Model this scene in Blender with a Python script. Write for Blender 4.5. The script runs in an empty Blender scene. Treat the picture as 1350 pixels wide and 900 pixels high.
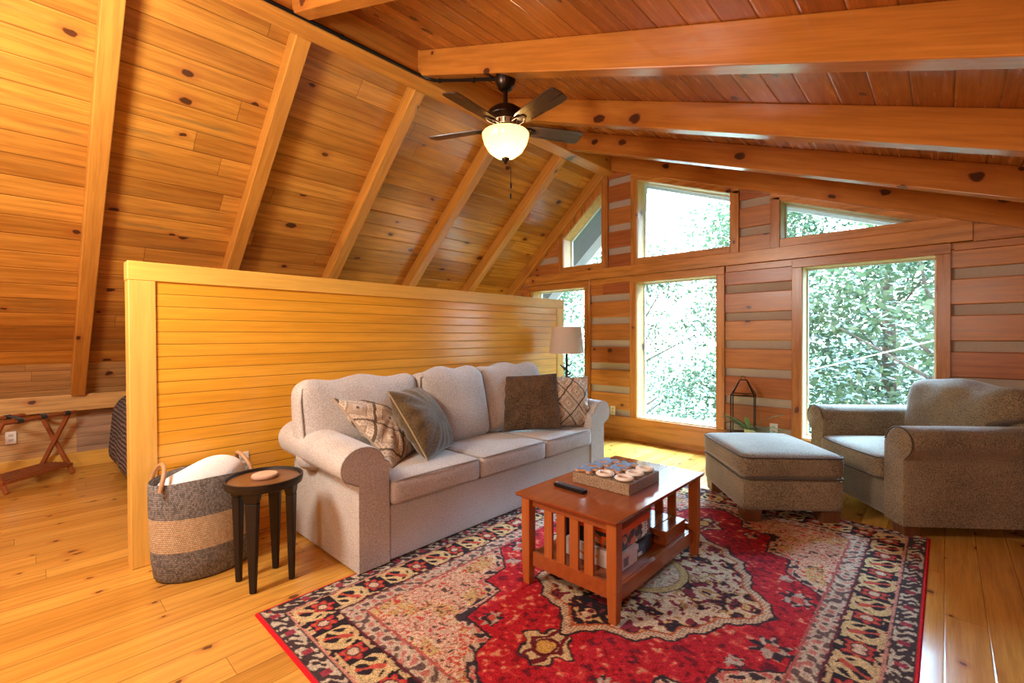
import bpy, bmesh, math, random
import numpy as np
from mathutils import Vector, Matrix
random.seed(7); rng = np.random.default_rng(7)
PI = math.pi
SC = bpy.context.scene
COL = SC.collection

# ------------------------------------------------------------------ camera
EYE = 1.3
RGT = Vector((0.72839684, 0.68514373, -0.00401432))
UPV = Vector((-0.0040495, 0.01016388, 0.99994015))
FWD = Vector((-0.68514352, 0.72833699, -0.01017782))
cam_data = bpy.data.cameras.new('camera')
cam_data.sensor_width = 36.0
cam_data.lens = 607.858 * 36.0 / 1350.0
cam_data.clip_start = 0.02
cam = bpy.data.objects.new('camera', cam_data)
COL.objects.link(cam)
m = Matrix.Identity(4)
for i in range(3):
    m[i][0], m[i][1], m[i][2] = RGT[i], UPV[i], -FWD[i]
m[0][3], m[1][3], m[2][3] = 0, 0, EYE
cam.matrix_world = m
SC.camera = cam

# ------------------------------------------------------------------ mesh builder
class MB:
    def __init__(s):
        s.v = []; s.f = []; s.sm = []
    def add(s, vs, fs, smooth=False):
        b = len(s.v)
        s.v += [tuple(map(float, p)) for p in vs]
        s.f += [tuple(b + i for i in q) for q in fs]
        s.sm += [smooth] * len(fs)
        return s
    def hexa(s, p8):
        return s.add(p8, [(0, 3, 2, 1), (4, 5, 6, 7), (0, 1, 5, 4), (1, 2, 6, 5), (2, 3, 7, 6), (3, 0, 4, 7)])
    def box(s, x0, x1, y0, y1, z0, z1):
        return s.hexa([(x0, y0, z0), (x1, y0, z0), (x1, y1, z0), (x0, y1, z0),
                       (x0, y0, z1), (x1, y0, z1), (x1, y1, z1), (x0, y1, z1)])
    def taper(s, c0, a0, b0, c1, a1, b1):
        """square-section post from centre c0 (half sizes a0,b0) up to c1"""
        q = []
        for c, a, b in ((c0, a0, b0), (c1, a1, b1)):
            q += [(c[0] - a, c[1] - b, c[2]), (c[0] + a, c[1] - b, c[2]), (c[0] + a, c[1] + b, c[2]), (c[0] - a, c[1] + b, c[2])]
        return s.hexa(q)
    def bar(s, p, q, w, t, up=(0, 0, 1)):
        """rectangular bar p->q, width w sideways, t along up"""
        p = Vector(p); q = Vector(q); d = (q - p).normalized()
        u = Vector(up); sd = d.cross(u)
        if sd.length < 1e-5:
            sd = d.cross(Vector((1, 0, 0)))
        sd.normalize(); u = sd.cross(d).normalized()
        o = []
        for c in (p, q):
            o += [c - sd * w / 2 - u * t / 2, c + sd * w / 2 - u * t / 2, c + sd * w / 2 + u * t / 2, c - sd * w / 2 + u * t / 2]
        return s.hexa(o)
    def extrude(s, poly, y0, y1, axis='y'):
        """polygon of (a, b) pairs extruded along an axis"""
        n = len(poly)
        def P(a, b, t):
            return (a, t, b) if axis == 'y' else ((t, a, b) if axis == 'x' else (a, b, t))
        vs = [P(a, b, y0) for a, b in poly] + [P(a, b, y1) for a, b in poly]
        fs = [tuple(range(n)), tuple(reversed(range(n, 2 * n)))]
        fs += [(i, n + i, n + (i + 1) % n, (i + 1) % n) for i in range(n)]
        return s.add(vs, fs)
    def tube(s, pts, r, n=8, closed=False, radii=None):
        pts = [Vector(p) for p in pts]
        m_ = len(pts); vs = []; fs = []
        prev = None
        for i, p in enumerate(pts):
            if closed:
                d = pts[(i + 1) % m_] - pts[i - 1]
            else:
                d = pts[min(i + 1, m_ - 1)] - pts[max(i - 1, 0)]
            d.normalize()
            if prev is None:
                a = d.cross(Vector((0, 0, 1)))
                if a.length < 1e-3: a = d.cross(Vector((1, 0, 0)))
            else:
                a = prev - d * prev.dot(d)
                if a.length < 1e-6: a = d.cross(Vector((1, 0, 0)))
            a.normalize(); prev = a; b = d.cross(a)
            rr = radii[i] if radii else r
            vs += [p + (a * math.cos(2 * PI * k / n) + b * math.sin(2 * PI * k / n)) * rr for k in range(n)]
        for i in range(m_ if closed else m_ - 1):
            j = (i + 1) % m_
            fs += [(i * n + k, i * n + (k + 1) % n, j * n + (k + 1) % n, j * n + k) for k in range(n)]
        if not closed:
            fs += [tuple(reversed(range(n))), tuple((m_ - 1) * n + k for k in range(n))]
        return s.add(vs, fs, True)
    def lathe(s, prof, c=(0, 0, 0), n=32, sx=1.0, sy=1.0, cap=True):
        vs = []; fs = []
        for r, z in prof:
            vs += [(c[0] + r * sx * math.cos(2 * PI * k / n), c[1] + r * sy * math.sin(2 * PI * k / n), c[2] + z) for k in range(n)]
        for i in range(len(prof) - 1):
            fs += [(i * n + k, i * n + (k + 1) % n, (i + 1) * n + (k + 1) % n, (i + 1) * n + k) for k in range(n)]
        if cap:
            fs += [tuple(reversed(range(n))), tuple((len(prof) - 1) * n + k for k in range(n))]
        return s.add(vs, fs, True)
    def rbox(s, half, r, n=10, bulge=(0, 0, 0), fn=None):
        """soft rounded box about the origin; bulge per axis pushes faces outward"""
        h = np.array(half, float)
        faces = []; verts = []; idx = {}
        def key(i, j, k):
            t = (i, j, k)
            if t not in idx:
                idx[t] = len(verts)
                # denser near the ends
                g = np.array([i, j, k]) / n * 2 - 1
                g = np.sign(g) * (1 - (1 - np.abs(g)) ** 1.35)
                p = g * h
                inner = np.clip(p, -(h - r), h - r)
                d = p - inner
                L = np.linalg.norm(d)
                q = inner + (d / L * r if L > 1e-9 else d)
                nrm = q / h
                for a in range(3):
                    if bulge[a]:
                        o = [b for b in range(3) if b != a]
                        w = (1 - min(1, abs(nrm[o[0]])) ** 2) * (1 - min(1, abs(nrm[o[1]])) ** 2)
                        q[a] += math.copysign(bulge[a] * w * min(1, abs(nrm[a])) ** 2, q[a])
                if fn: q = np.array(fn(q, nrm))
                verts.append(q)
            return idx[t]
        for a in range(n):
            for b in range(n):
                for (mk, flip) in (((lambda i, j: (i, j, 0)), True), ((lambda i, j: (i, j, n)), False),
                                   ((lambda i, j: (i, 0, j)), False), ((lambda i, j: (i, n, j)), True),
                                   ((lambda i, j: (0, i, j)), True), ((lambda i, j: (n, i, j)), False)):
                    q = [key(*mk(a, b)), key(*mk(a + 1, b)), key(*mk(a + 1, b + 1)), key(*mk(a, b + 1))]
                    faces.append(tuple(reversed(q)) if flip else tuple(q))
        return s.add(verts, faces, True)
    def xf(s, M, start=0):
        for i in range(start, len(s.v)):
            s.v[i] = tuple(M @ Vector(s.v[i]))
        return s
    def build(s, name, mat, parent=None, bevel=0, seg=2, sub=0, angle=35):
        me = bpy.data.meshes.new(name)
        me.from_pydata(s.v, [], s.f)
        me.update()
        me.polygons.foreach_set('use_smooth', s.sm)
        if any(s.sm): me.set_sharp_from_angle(angle=math.radians(63))
        o = bpy.data.objects.new(name, me)
        if mat: me.materials.append(mat)
        COL.objects.link(o)
        if parent: o.parent = parent
        if bevel:
            b = o.modifiers.new('bevel', 'BEVEL'); b.width = bevel; b.segments = seg
            b.limit_method = 'ANGLE'; b.angle_limit = math.radians(angle); b.harden_normals = False
        if sub:
            q = o.modifiers.new('sub', 'SUBSURF'); q.levels = sub; q.render_levels = sub
        return o

def tag(o, label=None, cat=None, group=None, kind=None):
    if label: o['label'] = label
    if cat: o['category'] = cat
    if group: o['group'] = group
    if kind: o['kind'] = kind
    return o

def thing(name, label, cat, loc=(0, 0, 0), rz=0.0, group=None):
    o = bpy.data.objects.new(name, None)
    COL.objects.link(o)
    o.empty_display_size = 0.1
    o.location = loc; o.rotation_euler = (0, 0, rz)
    return tag(o, label, cat, group)

def struct(o, label=None):
    o['kind'] = 'structure'
    if label: o['label'] = label
    return o

# ------------------------------------------------------------------ node helper
class NT:
    def __init__(s, name):
        s.mat = bpy.data.materials.new(name)
        s.mat.use_nodes = True
        s.t = s.mat.node_tree
        s.t.nodes.clear()
        s.out = s.t.nodes.new('ShaderNodeOutputMaterial')
    def n(s, typ, ins=None, **kw):
        nd = s.t.nodes.new(typ)
        for k, v in kw.items(): setattr(nd, k, v)
        for k, v in (ins or {}).items():
            sock = nd.inputs[k]
            if hasattr(v, 'is_linked') or isinstance(v, bpy.types.NodeSocket):
                s.t.links.new(v, sock)
            else:
                sock.default_value = v
        return nd
    def M(s, op, a, b=0.0, c=0.0, clamp=False):
        return s.n('ShaderNodeMath', {0: a, 1: b, 2: c}, operation=op, use_clamp=clamp).outputs[0]
    def mix(s, f, a, b, blend='MIX'):
        nd = s.n('ShaderNodeMix', data_type='RGBA', blend_type=blend)
        for k, v in ((0, f), (6, a), (7, b)):
            if isinstance(v, bpy.types.NodeSocket): s.t.links.new(v, nd.inputs[k])
            else: nd.inputs[k].default_value = v if k == 0 else (tuple(v) + (1,))[:4]
        return nd.outputs[2]
    def sstep(s, x, a, b, lo=0.0, hi=1.0):
        nd = s.n('ShaderNodeMapRange', {0: x, 1: a, 2: b, 3: lo, 4: hi}, interpolation_type='SMOOTHSTEP')
        return nd.outputs[0]
    def comb(s, x, y, z=0.0):
        return s.n('ShaderNodeCombineXYZ', {0: x, 1: y, 2: z}).outputs[0]
    def noise(s, vec, scale=1.0, detail=3.0, rough=0.55):
        return s.n('ShaderNodeTexNoise', {'Vector': vec, 'Scale': scale, 'Detail': detail, 'Roughness': rough}).outputs[0]
    def obj(s):
        return s.n('ShaderNodeTexCoord').outputs['Object']
    def bump(s, h, strength=0.3, dist=0.01):
        return s.n('ShaderNodeBump', {'Height': h, 'Strength': strength, 'Distance': dist}).outputs[0]
    def pbr(s, color, rough=0.5, bump=None, spec=0.5, **kw):
        ins = {'Base Color': color if isinstance(color, bpy.types.NodeSocket) else (tuple(color) + (1,))[:4],
               'Roughness': rough, 'Specular IOR Level': spec}
        ins.update(kw)
        nd = s.n('ShaderNodeBsdfPrincipled', ins)
        if bump is not None: s.t.links.new(bump, nd.inputs['Normal'])
        s.t.links.new(nd.outputs[0], s.out.inputs[0])
        return nd

def wood(name, c1, c2, along, across, pw=None, plen=None, knots=0.5, kscale=0.26, rough=0.32, stain=0.3,
         groove=0.004, grain=1.0, phase=0.0, gbump=0.25, kcol=(0.055, 0.016, 0.008), stain_col=(0.16, 0.085, 0.03), spec=0.5, gdark=0.3):
    t = NT(name)
    P = t.obj()
    dot = lambda v: t.n('ShaderNodeVectorMath', {0: P, 1: v}, operation='DOT_PRODUCT').outputs['Value']
    a = Vector(along).normalized(); b = Vector(across).normalized(); c = a.cross(b)
    u, v, w = dot(a), dot(b), dot(c)
    orand = t.n('ShaderNodeObjectInfo').outputs['Random']
    if pw:
        vp = t.M('DIVIDE', t.M('ADD', v, phase), pw)
        pi = t.M('FLOOR', vp)
        r1 = t.n('ShaderNodeTexWhiteNoise', {'W': t.M('ADD', pi, 0.37)}, noise_dimensions='1D').outputs[0]
        if plen:
            ul = t.M('ADD', t.M('DIVIDE', u, plen), t.M('MULTIPLY', r1, 9.0))
            uj = t.M('FLOOR', ul)
            rnd = t.n('ShaderNodeTexWhiteNoise', {'Vector': t.comb(pi, uj, 3.3)}, noise_dimensions='3D').outputs[0]
        else:
            rnd = r1
        off = t.M('MULTIPLY', rnd, 37.0)
    else:
        rnd = orand
        off = t.M('MULTIPLY', orand, 37.0)
    ud = t.M('ADD', u, off)
    base = t.mix(rnd, c1, c2)
    # grain: long streaks
    vec = t.comb(t.M('MULTIPLY', ud, 1.6), t.M('MULTIPLY', v, 26.0), t.M('MULTIPLY', w, 26.0))
    g1 = t.noise(vec, 1.0, 4.0, 0.6)
    vec2 = t.comb(t.M('MULTIPLY', ud, 5.0), t.M('MULTIPLY', v, 130.0), t.M('MULTIPLY', w, 130.0))
    g2 = t.noise(vec2, 1.0, 2.0, 0.5)
    g = t.M('ADD', t.M('MULTIPLY', g1, 0.7), t.M('MULTIPLY', g2, 0.3))
    col = t.mix(1.0, base, t.mix(t.sstep(g, 0.34, 0.66), tuple(1 - 0.28 * grain * k for k in (0.8, 1.0, 1.1)), (1.08, 1.08, 1.08)), 'MULTIPLY')
    # broad mineral streaks
    if stain:
        vs = t.comb(t.M('MULTIPLY', ud, 0.9), t.M('MULTIPLY', v, 9.0), t.M('MULTIPLY', w, 9.0))
        st = t.sstep(t.noise(vs, 1.0, 4.0, 0.65), 0.56, 0.74)
        col = t.mix(t.M('MULTIPLY', st, stain), col, stain_col)
    if knots:
        kv = t.comb(t.M('DIVIDE', ud, kscale * 1.5), t.M('DIVIDE', t.M('ADD', v, t.M('MULTIPLY', off, 3.1)), kscale), t.M('DIVIDE', w, kscale))
        warp = t.n('ShaderNodeVectorMath', {0: kv, 1: t.n('ShaderNodeVectorMath', {0: t.n('ShaderNodeTexNoise', {'Vector': kv, 'Scale': 7.0, 'Detail': 2.0}).outputs[1], 'Scale': 0.10}, operation='SCALE').outputs[0]}, operation='ADD').outputs[0]
        vo = t.n('ShaderNodeTexVoronoi', {'Vector': warp, 'Scale': 1.0, 'Randomness': 1.0}, voronoi_dimensions='2D')
        sep = t.n('ShaderNodeSeparateColor', {0: vo.outputs['Color']})
        pick = t.M('GREATER_THAN', sep.outputs[0], 1.0 - knots)
        rad = t.M('MULTIPLY_ADD', t.M('POWER', sep.outputs[1], 1.5), 0.075, 0.035)
        dd = t.M('DIVIDE', vo.outputs['Distance'], rad)
        core = t.M('MULTIPLY', t.sstep(dd, 1.1, 0.7), pick)
        halo = t.M('MULTIPLY', t.sstep(dd, 3.2, 0.9), pick)
        col = t.mix(t.M('MULTIPLY', halo, 0.45), col, (0.33, 0.09, 0.022))
        col = t.mix(t.M('MULTIPLY', core, 0.93), col, kcol)
    h = t.M('MULTIPLY', g, 0.06)
    if pw and groove:
        fv = t.M('FRACT', vp)
        de = t.M('MULTIPLY', t.M('MINIMUM', fv, t.M('SUBTRACT', 1.0, fv)), pw)
        gm = t.sstep(de, groove, groove * 0.25)
        hb = t.sstep(de, groove * 2.4, 0.0)
        if plen:
            fu = t.M('FRACT', ul)
            du = t.M('MULTIPLY', t.M('MINIMUM', fu, t.M('SUBTRACT', 1.0, fu)), plen)
            gm = t.M('MAXIMUM', gm, t.sstep(du, groove * 0.6, groove * 0.2))
            hb = t.M('MAXIMUM', hb, t.sstep(du, groove, 0.0))
        col = t.mix(t.M('MULTIPLY', gm, 1.0 - gdark), col, (0.05, 0.018, 0.006))
        h = t.M('SUBTRACT', h, hb)
    ro = t.M('MULTIPLY_ADD', g1, 0.14, rough - 0.07)
    t.pbr(col, ro, t.bump(h, gbump, 0.006), spec)
    return t.mat

def fabric(name, c1, c2, scale=260.0, bump=0.35, big=3.0, rough=0.92, sheen=0.15, weave=False):
    t = NT(name)
    P = t.obj()
    a = t.noise(P, scale, 2.0, 0.6)
    b = t.noise(P, big, 3.0, 0.5)
    if weave:
        s = t.n('ShaderNodeSeparateXYZ', {0: P})
        k = scale * 2.0
        q = t.M('ADD', s.outputs[0], t.M('ADD', t.M('MULTIPLY', s.outputs[1], 0.9), s.outputs[2]))
        zig = t.M('ABSOLUTE', t.M('SUBTRACT', t.M('FRACT', t.M('MULTIPLY', t.M('SUBTRACT', s.outputs[0], s.outputs[1]), 38.0)), 0.5))
        wv = t.M('SINE', t.M('MULTIPLY', t.M('ADD', q, t.M('MULTIPLY', zig, 0.03)), k))
        a = t.M('ADD', t.M('MULTIPLY', a, 0.65), t.M('MULTIPLY_ADD', wv, 0.13, 0.18))
    f = t.M('ADD', t.M('MULTIPLY', a, 0.75), t.M('MULTIPLY', b, 0.25))
    col = t.mix(t.sstep(f, 0.36, 0.64), c1, c2)
    t.pbr(col, rough, t.bump(a, bump, 0.002), 0.25, **{'Sheen Weight': sheen})
    return t.mat

def plain(name, c, rough=0.5, metallic=0.0, spec=0.5, nscale=40.0, var=0.12, bump=0.0):
    t = NT(name)
    P = t.obj()
    a = t.noise(P, nscale, 3.0, 0.6)
    col = t.mix(a, tuple(k * (1 - var) for k in c), tuple(min(1, k * (1 + var)) for k in c))
    t.pbr(col, rough, t.bump(a, bump, 0.002) if bump else None, spec, **{'Metallic': metallic})
    return t.mat

def vcol(name, rough=0.95, nscale=300.0, var=0.45, bump=0.5, dist=0.004, sheen=0.0, spec=0.2):
    """colour pattern stored per vertex, broken up by fibre noise"""
    t = NT(name)
    at = t.n('ShaderNodeAttribute', attribute_name='pattern').outputs['Color']
    a = t.noise(t.obj(), nscale, 2.0, 0.7)
    col = t.mix(1.0, at, t.mix(t.sstep(a, 0.3, 0.7), (1 - var,) * 3, (1 + var * 0.8,) * 3), 'MULTIPLY')
    t.pbr(col, rough, t.bump(a, bump, dist), spec, **{'Sheen Weight': sheen})
    return t.mat

def set_pattern(o, rgb):
    at = o.data.color_attributes.new('pattern', 'FLOAT_COLOR', 'POINT')
    a = np.ones((len(rgb), 4), np.float32); a[:, :3] = rgb
    at.data.foreach_set('color', a.ravel())

X3, Y3, Z3 = (1, 0, 0), (0, 1, 0), (0, 0, 1)
SL = 0.881                      # rise of the steep slope
ca = 1 / math.hypot(1, SL); sa = SL * ca
SR = 0.37
cb = 1 / math.hypot(1, SR)
PINE1, PINE2 = (0.62, 0.285, 0.062), (0.70, 0.345, 0.085)
M_ceil_left = wood('pine_ceiling_boards', (0.40, 0.165, 0.025), (0.64, 0.30, 0.048), Y3, (ca, 0, sa), 0.165, 3.1, 0.58, 0.34, 0.22, 0.75, 0.004, stain_col=(0.19, 0.115, 0.035), gbump=0.4, grain=1.3)
M_ceil_right = wood('pine_roof_boards', (0.30, 0.09, 0.018), (0.48, 0.175, 0.03), Y3, (cb, 0, -SR * cb), 0.165, 3.3, 0.4, 0.34, 0.26, 0.5, 0.004, gbump=0.4, grain=1.2)
M_rafter_left = wood('pine_rafter', (0.50, 0.215, 0.033), (0.56, 0.25, 0.042), (ca, 0, sa), Y3, None, None, 0.4, 0.34, 0.34, 0.12, grain=0.9)
M_rafter_right = wood('pine_rafter_orange', (0.43, 0.15, 0.023), (0.48, 0.175, 0.028), (cb, 0, -SR * cb), (SR * cb, 0, cb), None, None, 0.58, 0.36, 0.2, 0.1, grain=0.8)
M_ridge = wood('pine_ridge', (0.54, 0.225, 0.036), (0.56, 0.235, 0.04), Y3, Z3, None, None, 0.3, 0.4, 0.34, 0.15)
M_part = wood('pine_panel_boards', (0.72, 0.345, 0.03), (0.79, 0.40, 0.042), Y3, Z3, 0.0733, None, 0, 0.4, 0.20, 0.05, 0.0028, phase=-0.018, grain=0.5, gdark=0.2)
M_part_post = wood('pine_post', (0.72, 0.43, 0.09), (0.74, 0.45, 0.10), Z3, Y3, None, None, 0.18, 0.35, 0.3, 0.05, grain=0.5, kcol=(0.35, 0.14, 0.03))
M_part_rail = wood('pine_rail', (0.72, 0.42, 0.08), (0.74, 0.44, 0.09), Y3, Z3, None, None, 0.15, 0.35, 0.3, 0.05, grain=0.5, kcol=(0.35, 0.14, 0.03))
M_floor = wood('pine_floor_boards', (0.53, 0.25, 0.04), (0.68, 0.355, 0.065), Y3, X3, 0.142, 2.4, 0.5, 0.19, 0.18, 0.6, 0.002, grain=0.9, kcol=(0.13, 0.05, 0.018), stain_col=(0.34, 0.13, 0.03), gdark=0.25)
M_log = wood('log_wall', (0.36, 0.105, 0.03), (0.54, 0.225, 0.045), X3, Z3, 0.2965, 1.45, 0.42, 0.34, 0.3, 0.4, 0, grain=1.2, phase=-0.318)
M_trimx = wood('trim_boards_horizontal', (0.40, 0.145, 0.028), (0.54, 0.225, 0.045), X3, Z3, None, None, 0.4, 0.34, 0.28, 0.45)
M_trimz = wood('trim_boards_upright', (0.40, 0.145, 0.028), (0.54, 0.225, 0.045), Z3, X3, None, None, 0.4, 0.34, 0.28, 0.45)
M_jamb = wood('window_jamb', (0.66, 0.44, 0.17), (0.7, 0.47, 0.2), Z3, Y3, None, None, 0.1, 0.4, 0.45, 0.0)
M_weather = wood('weathered_boards', (0.55, 0.34, 0.13), (0.66, 0.43, 0.18), Y3, Z3, 0.10, 1.9, 0.22, 0.3, 0.5, 0.4, 0.003, grain=1.3, stain_col=(0.25, 0.13, 0.05))
M_weather_dark = wood('grey_weathered_boards', (0.36, 0.24, 0.15), (0.44, 0.27, 0.15), Y3, Z3, 0.10, 1.9, 0.2, 0.3, 0.55, 0.4, 0.003, grain=1.3)
M_cherry = wood('cherry_wood', (0.27, 0.066, 0.016), (0.31, 0.078, 0.019), Y3, X3, None, None, 0, 0.3, 0.12, 0.0, grain=0.5, gbump=0.06)
M_cherry_z = wood('cherry_wood_upright', (0.34, 0.092, 0.018), (0.38, 0.105, 0.022), Z3, X3, None, None, 0, 0.3, 0.22, 0.0, grain=0.5)
M_rack = wood('mahogany_rack', (0.26, 0.075, 0.022), (0.3, 0.09, 0.026), Y3, Z3, None, None, 0, 0.3, 0.3, 0.0, grain=0.5)
M_dark_foot = wood('dark_foot', (0.13, 0.05, 0.02), (0.15, 0.06, 0.025), Z3, X3, None, None, 0, 0.3, 0.35, 0.0)
M_chink = plain('chinking_mortar', (0.42, 0.345, 0.27), 0.9, nscale=60, bump=0.2)
M_black = plain('black_metal', (0.012, 0.011, 0.011), 0.32, 0.6)
M_bronze = plain('oil_rubbed_bronze', (0.035, 0.02, 0.013), 0.3, 0.85)
M_iron = plain('dark_hammered_iron', (0.034, 0.028, 0.024), 0.45, 0.7, nscale=120, bump=0.35)
M_white = plain('white_plastic', (0.75, 0.73, 0.68), 0.4)
M_soffit = plain('grey_soffit', (0.075, 0.07, 0.07), 0.8)
M_fascia = plain('pale_fascia', (0.55, 0.57, 0.58), 0.7)
M_sofa = fabric('sofa_chenille', (0.37, 0.348, 0.32), (0.60, 0.575, 0.54), 150, 0.6)
M_chair = fabric('chair_tweed', (0.075, 0.054, 0.028), (0.30, 0.228, 0.135), 170, 0.6, sheen=0.35)
M_pipe = fabric('piping_fabric', (0.28, 0.255, 0.225), (0.38, 0.35, 0.315), 210, 0.3)
M_chairpipe = fabric('chair_piping', (0.05, 0.038, 0.028), (0.09, 0.068, 0.048), 240, 0.3)

def glass_mat():
    t = NT('window_glass')
    fr = t.n('ShaderNodeFresnel', {'IOR': 1.45}).outputs[0]
    tr = t.n('ShaderNodeBsdfTransparent', {'Color': (0.97, 0.99, 0.98, 1)}).outputs[0]
    gl = t.n('ShaderNodeBsdfGlossy', {'Roughness': 0.0, 'Color': (1, 1, 1, 1)}).outputs[0]
    mx = t.n('ShaderNodeMixShader', {0: t.M('MULTIPLY', fr, 0.35), 1: tr, 2: gl}).outputs[0]
    t.t.links.new(mx, t.out.inputs[0])
    return t.mat
M_glass = glass_mat()

P_A, P_B, P_C, SUN2, SKY, SUN, EXPO = 250, 125, 55, 125.0, 8.5, 9.0, 0.45
# ================================================================== SETTING
YG = 5.23                     # inner face of the gable wall
XL, XR, YB = -6.40, 2.2, -3.4
def zl(x, o=0.0): return 3.368 + SL * (x + 3.208) + o       # underside of the steep rafters
def zr(x, o=0.0): return 3.44 - SR * (x + 3.2) + o          # underside of the shallow rafters
RL, RR = 0.175, 0.20                                        # vertical depth of the rafters

fl = MB().box(XL - 0.2, XR + 0.2, YB - 0.2, YG + 0.22, -0.25, 0.0).build('floor', M_floor)
struct(fl, 'honey coloured knotty pine plank floor')

# roof boards
def slab(x0, x1, f, o0, o1, y0, y1): 
    return MB().extrude([(x0, f(x0, o0)), (x1, f(x1, o0)), (x1, f(x1, o1)), (x0, f(x0, o1))], y0, y1)
xa = -6.02
c = slab(xa, -3.16, zl, RL, RL + 0.05, YB, YG + 0.0).build('ceiling_left', M_ceil_left)
struct(c, 'steep knotty pine plank ceiling slope')
w_ = slab(-6.40, xa, zl, RL, RL + 0.05, YB, YG).build('weathered_boards', M_weather, c)
tag(w_, 'paler rough boards along the foot of the slope')
c = slab(-3.16, XR + 0.1, zr, RR, RR + 0.05, YB, YG + 0.0).build('ceiling_right', M_ceil_right)
struct(c, 'shallow red brown plank ceiling slope')
# outside overhangs
o = slab(-6.6, -3.16, zl, RL + 0.0, RL + 0.06, YG + 0.2, YG + 1.0)
o.build('roof_overhang', M_soffit)
ov = bpy.data.objects['roof_overhang']; struct(ov)
f_ = slab(-6.6, -3.16, zl, -0.02, RL + 0.06, YG + 1.0, YG + 1.04).build('fascia', M_fascia, ov)
o = slab(-3.16, XR + 0.6, zr, RR, RR + 0.06, YG + 0.2, YG + 1.0).build('roof_overhang', M_soffit); struct(o)
slab(-3.16, XR + 0.6, zr, 0.02, RR + 0.06, YG + 1.0, YG + 1.04).build('fascia', M_fascia, o)

# ridge beam and rafters
rb = MB().extrude([(-3.235, 3.36), (-3.10, 3.385), (-3.10, 3.62), (-3.235, 3.53)], YB, YG).build('ridge_beam', M_ridge, bevel=0.006)
struct(rb, 'ridge beam where the two ceiling slopes meet')
YL = [-2.6, -1.62, -0.64, 0.32, 1.30, 2.26, 3.28, 4.26]
for y in YL:
    xf_ = -6.19
    r_ = MB().extrude([(xf_, zl(xf_)), (-3.225, zl(-3.225)), (-3.225, zl(-3.225, RL)), (xf_, zl(xf_, RL))], y, y + 0.105).build('rafter', M_rafter_left, bevel=0.006)
    struct(r_)
r_ = MB().extrude([(xf_, zl(xf_)), (-3.2, zl(-3.2)), (-3.2, zl(-3.2, RL)), (xf_, zl(xf_, RL))], YG - 0.085, YG).build('rafter', M_rafter_left, bevel=0.006)
struct(r_)
for y in [-2.6, -1.62, -0.64, 0.32, 1.22, 2.2, 3.22, 4.2]:
    x0, x1 = -3.10, XR
    r_ = MB().extrude([(x0, zr(x0)), (x1, zr(x1)), (x1, zr(x1, RR)), (x0, zr(x0, RR))], y, y + 0.105).build('rafter', M_rafter_right, bevel=0.006)
    struct(r_)
r_ = MB().extrude([(x0, zr(x0, 0.0)), (x1, zr(x1, 0.0)), (x1, zr(x1, RR)), (x0, zr(x0, RR))], YG - 0.085, YG).build('rafter', M_rafter_right, bevel=0.006)
struct(r_)

# gable wall: logs with mortar between, cut round the windows
def clip(poly, a, b, c):
    """keep a*x + b*z <= c"""
    out = []
    for i in range(len(poly)):
        p, q = poly[i], poly[(i + 1) % len(poly)]
        dp, dq = a * p[0] + b * p[1] - c, a * q[0] + b * q[1] - c
        if dp <= 0: out.append(p)
        if (dp < 0 < dq) or (dq < 0 < dp):
            t = dp / (dp - dq); out.append((p[0] + t * (q[0] - p[0]), p[1] + t * (q[1] - p[1])))
    return out
def roofclip(poly):
    poly = clip(poly, -SL, 1, 3.368 + SL * 3.208 + 0.17)
    if len(poly) > 2: poly = clip(poly, SR, 1, 3.44 - SR * 3.2 + 0.19)
    return poly
def area(p): return abs(sum(p[i][0] * p[(i + 1) % len(p)][1] - p[(i + 1) % len(p)][0] * p[i][1] for i in range(len(p)))) / 2
logs = MB(); chk = MB()
CH0 = 0.318 - 0.0435
low_segs = [(-6.4, -4.48), (-3.556, -2.787), (-1.832, -1.02), (-0.058, XR)]
up_segs = [(-6.4, -3.91), (-3.285, -2.776), (-1.69, -1.214), (-0.17, XR)]
for segs, z0, z1 in ((low_segs, 0.29, 2.0), (up_segs, 2.0, 3.7)):
    for (a0, a1) in segs:
        p = roofclip([(a0, z0), (a1, z0), (a1, z1), (a0, z1)])
        if len(p) > 2: chk.extrude(p, YG + 0.025, YG + 0.2)
        for k in range(-1, 13):
            b0 = CH0 + 0.087 + 0.2965 * k; b1 = b0 + 0.2095
            q0, q1 = max(b0, z0), min(b1, z1)
            if q1 - q0 < 0.01: continue
            p = roofclip([(a0, q0), (a1, q0), (a1, q1), (a0, q1)])
            if len(p) > 2 and area(p) > 1e-4: logs.extrude(p, YG, YG + 0.15)
# continuous parts under, between and over the windows
for p in ([(-6.4, -0.2), (XR, -0.2), (XR, 0.295), (-6.4, 0.295)], [(-4.6, 1.966), (XR, 1.966), (XR, 2.265), (-4.6, 2.265)]):
    chk.extrude(roofclip(p), YG + 0.03, YG + 0.19)
for p in ([(-3.91, 2.664), (-3.285, 3.20), (-3.285, 3.6), (-3.91, 3.2)], [(-2.776, 3.23), (-1.69, 2.829), (-1.69, 3.3), (-2.776, 3.6)], [(-1.214, 2.654), (-0.17, 2.268), (-0.17, 2.7), (-1.214, 3.0)]):
    chk.extrude(roofclip(p), YG + 0.03, YG + 0.19)
wf = logs.build('wall_front', M_log, bevel=0.008)
struct(wf, 'gable wall of squared orange logs with grey brown mortar bands')
tag(chk.build('chinking', M_chink, wf), 'grey brown mortar bands between the logs')

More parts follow.
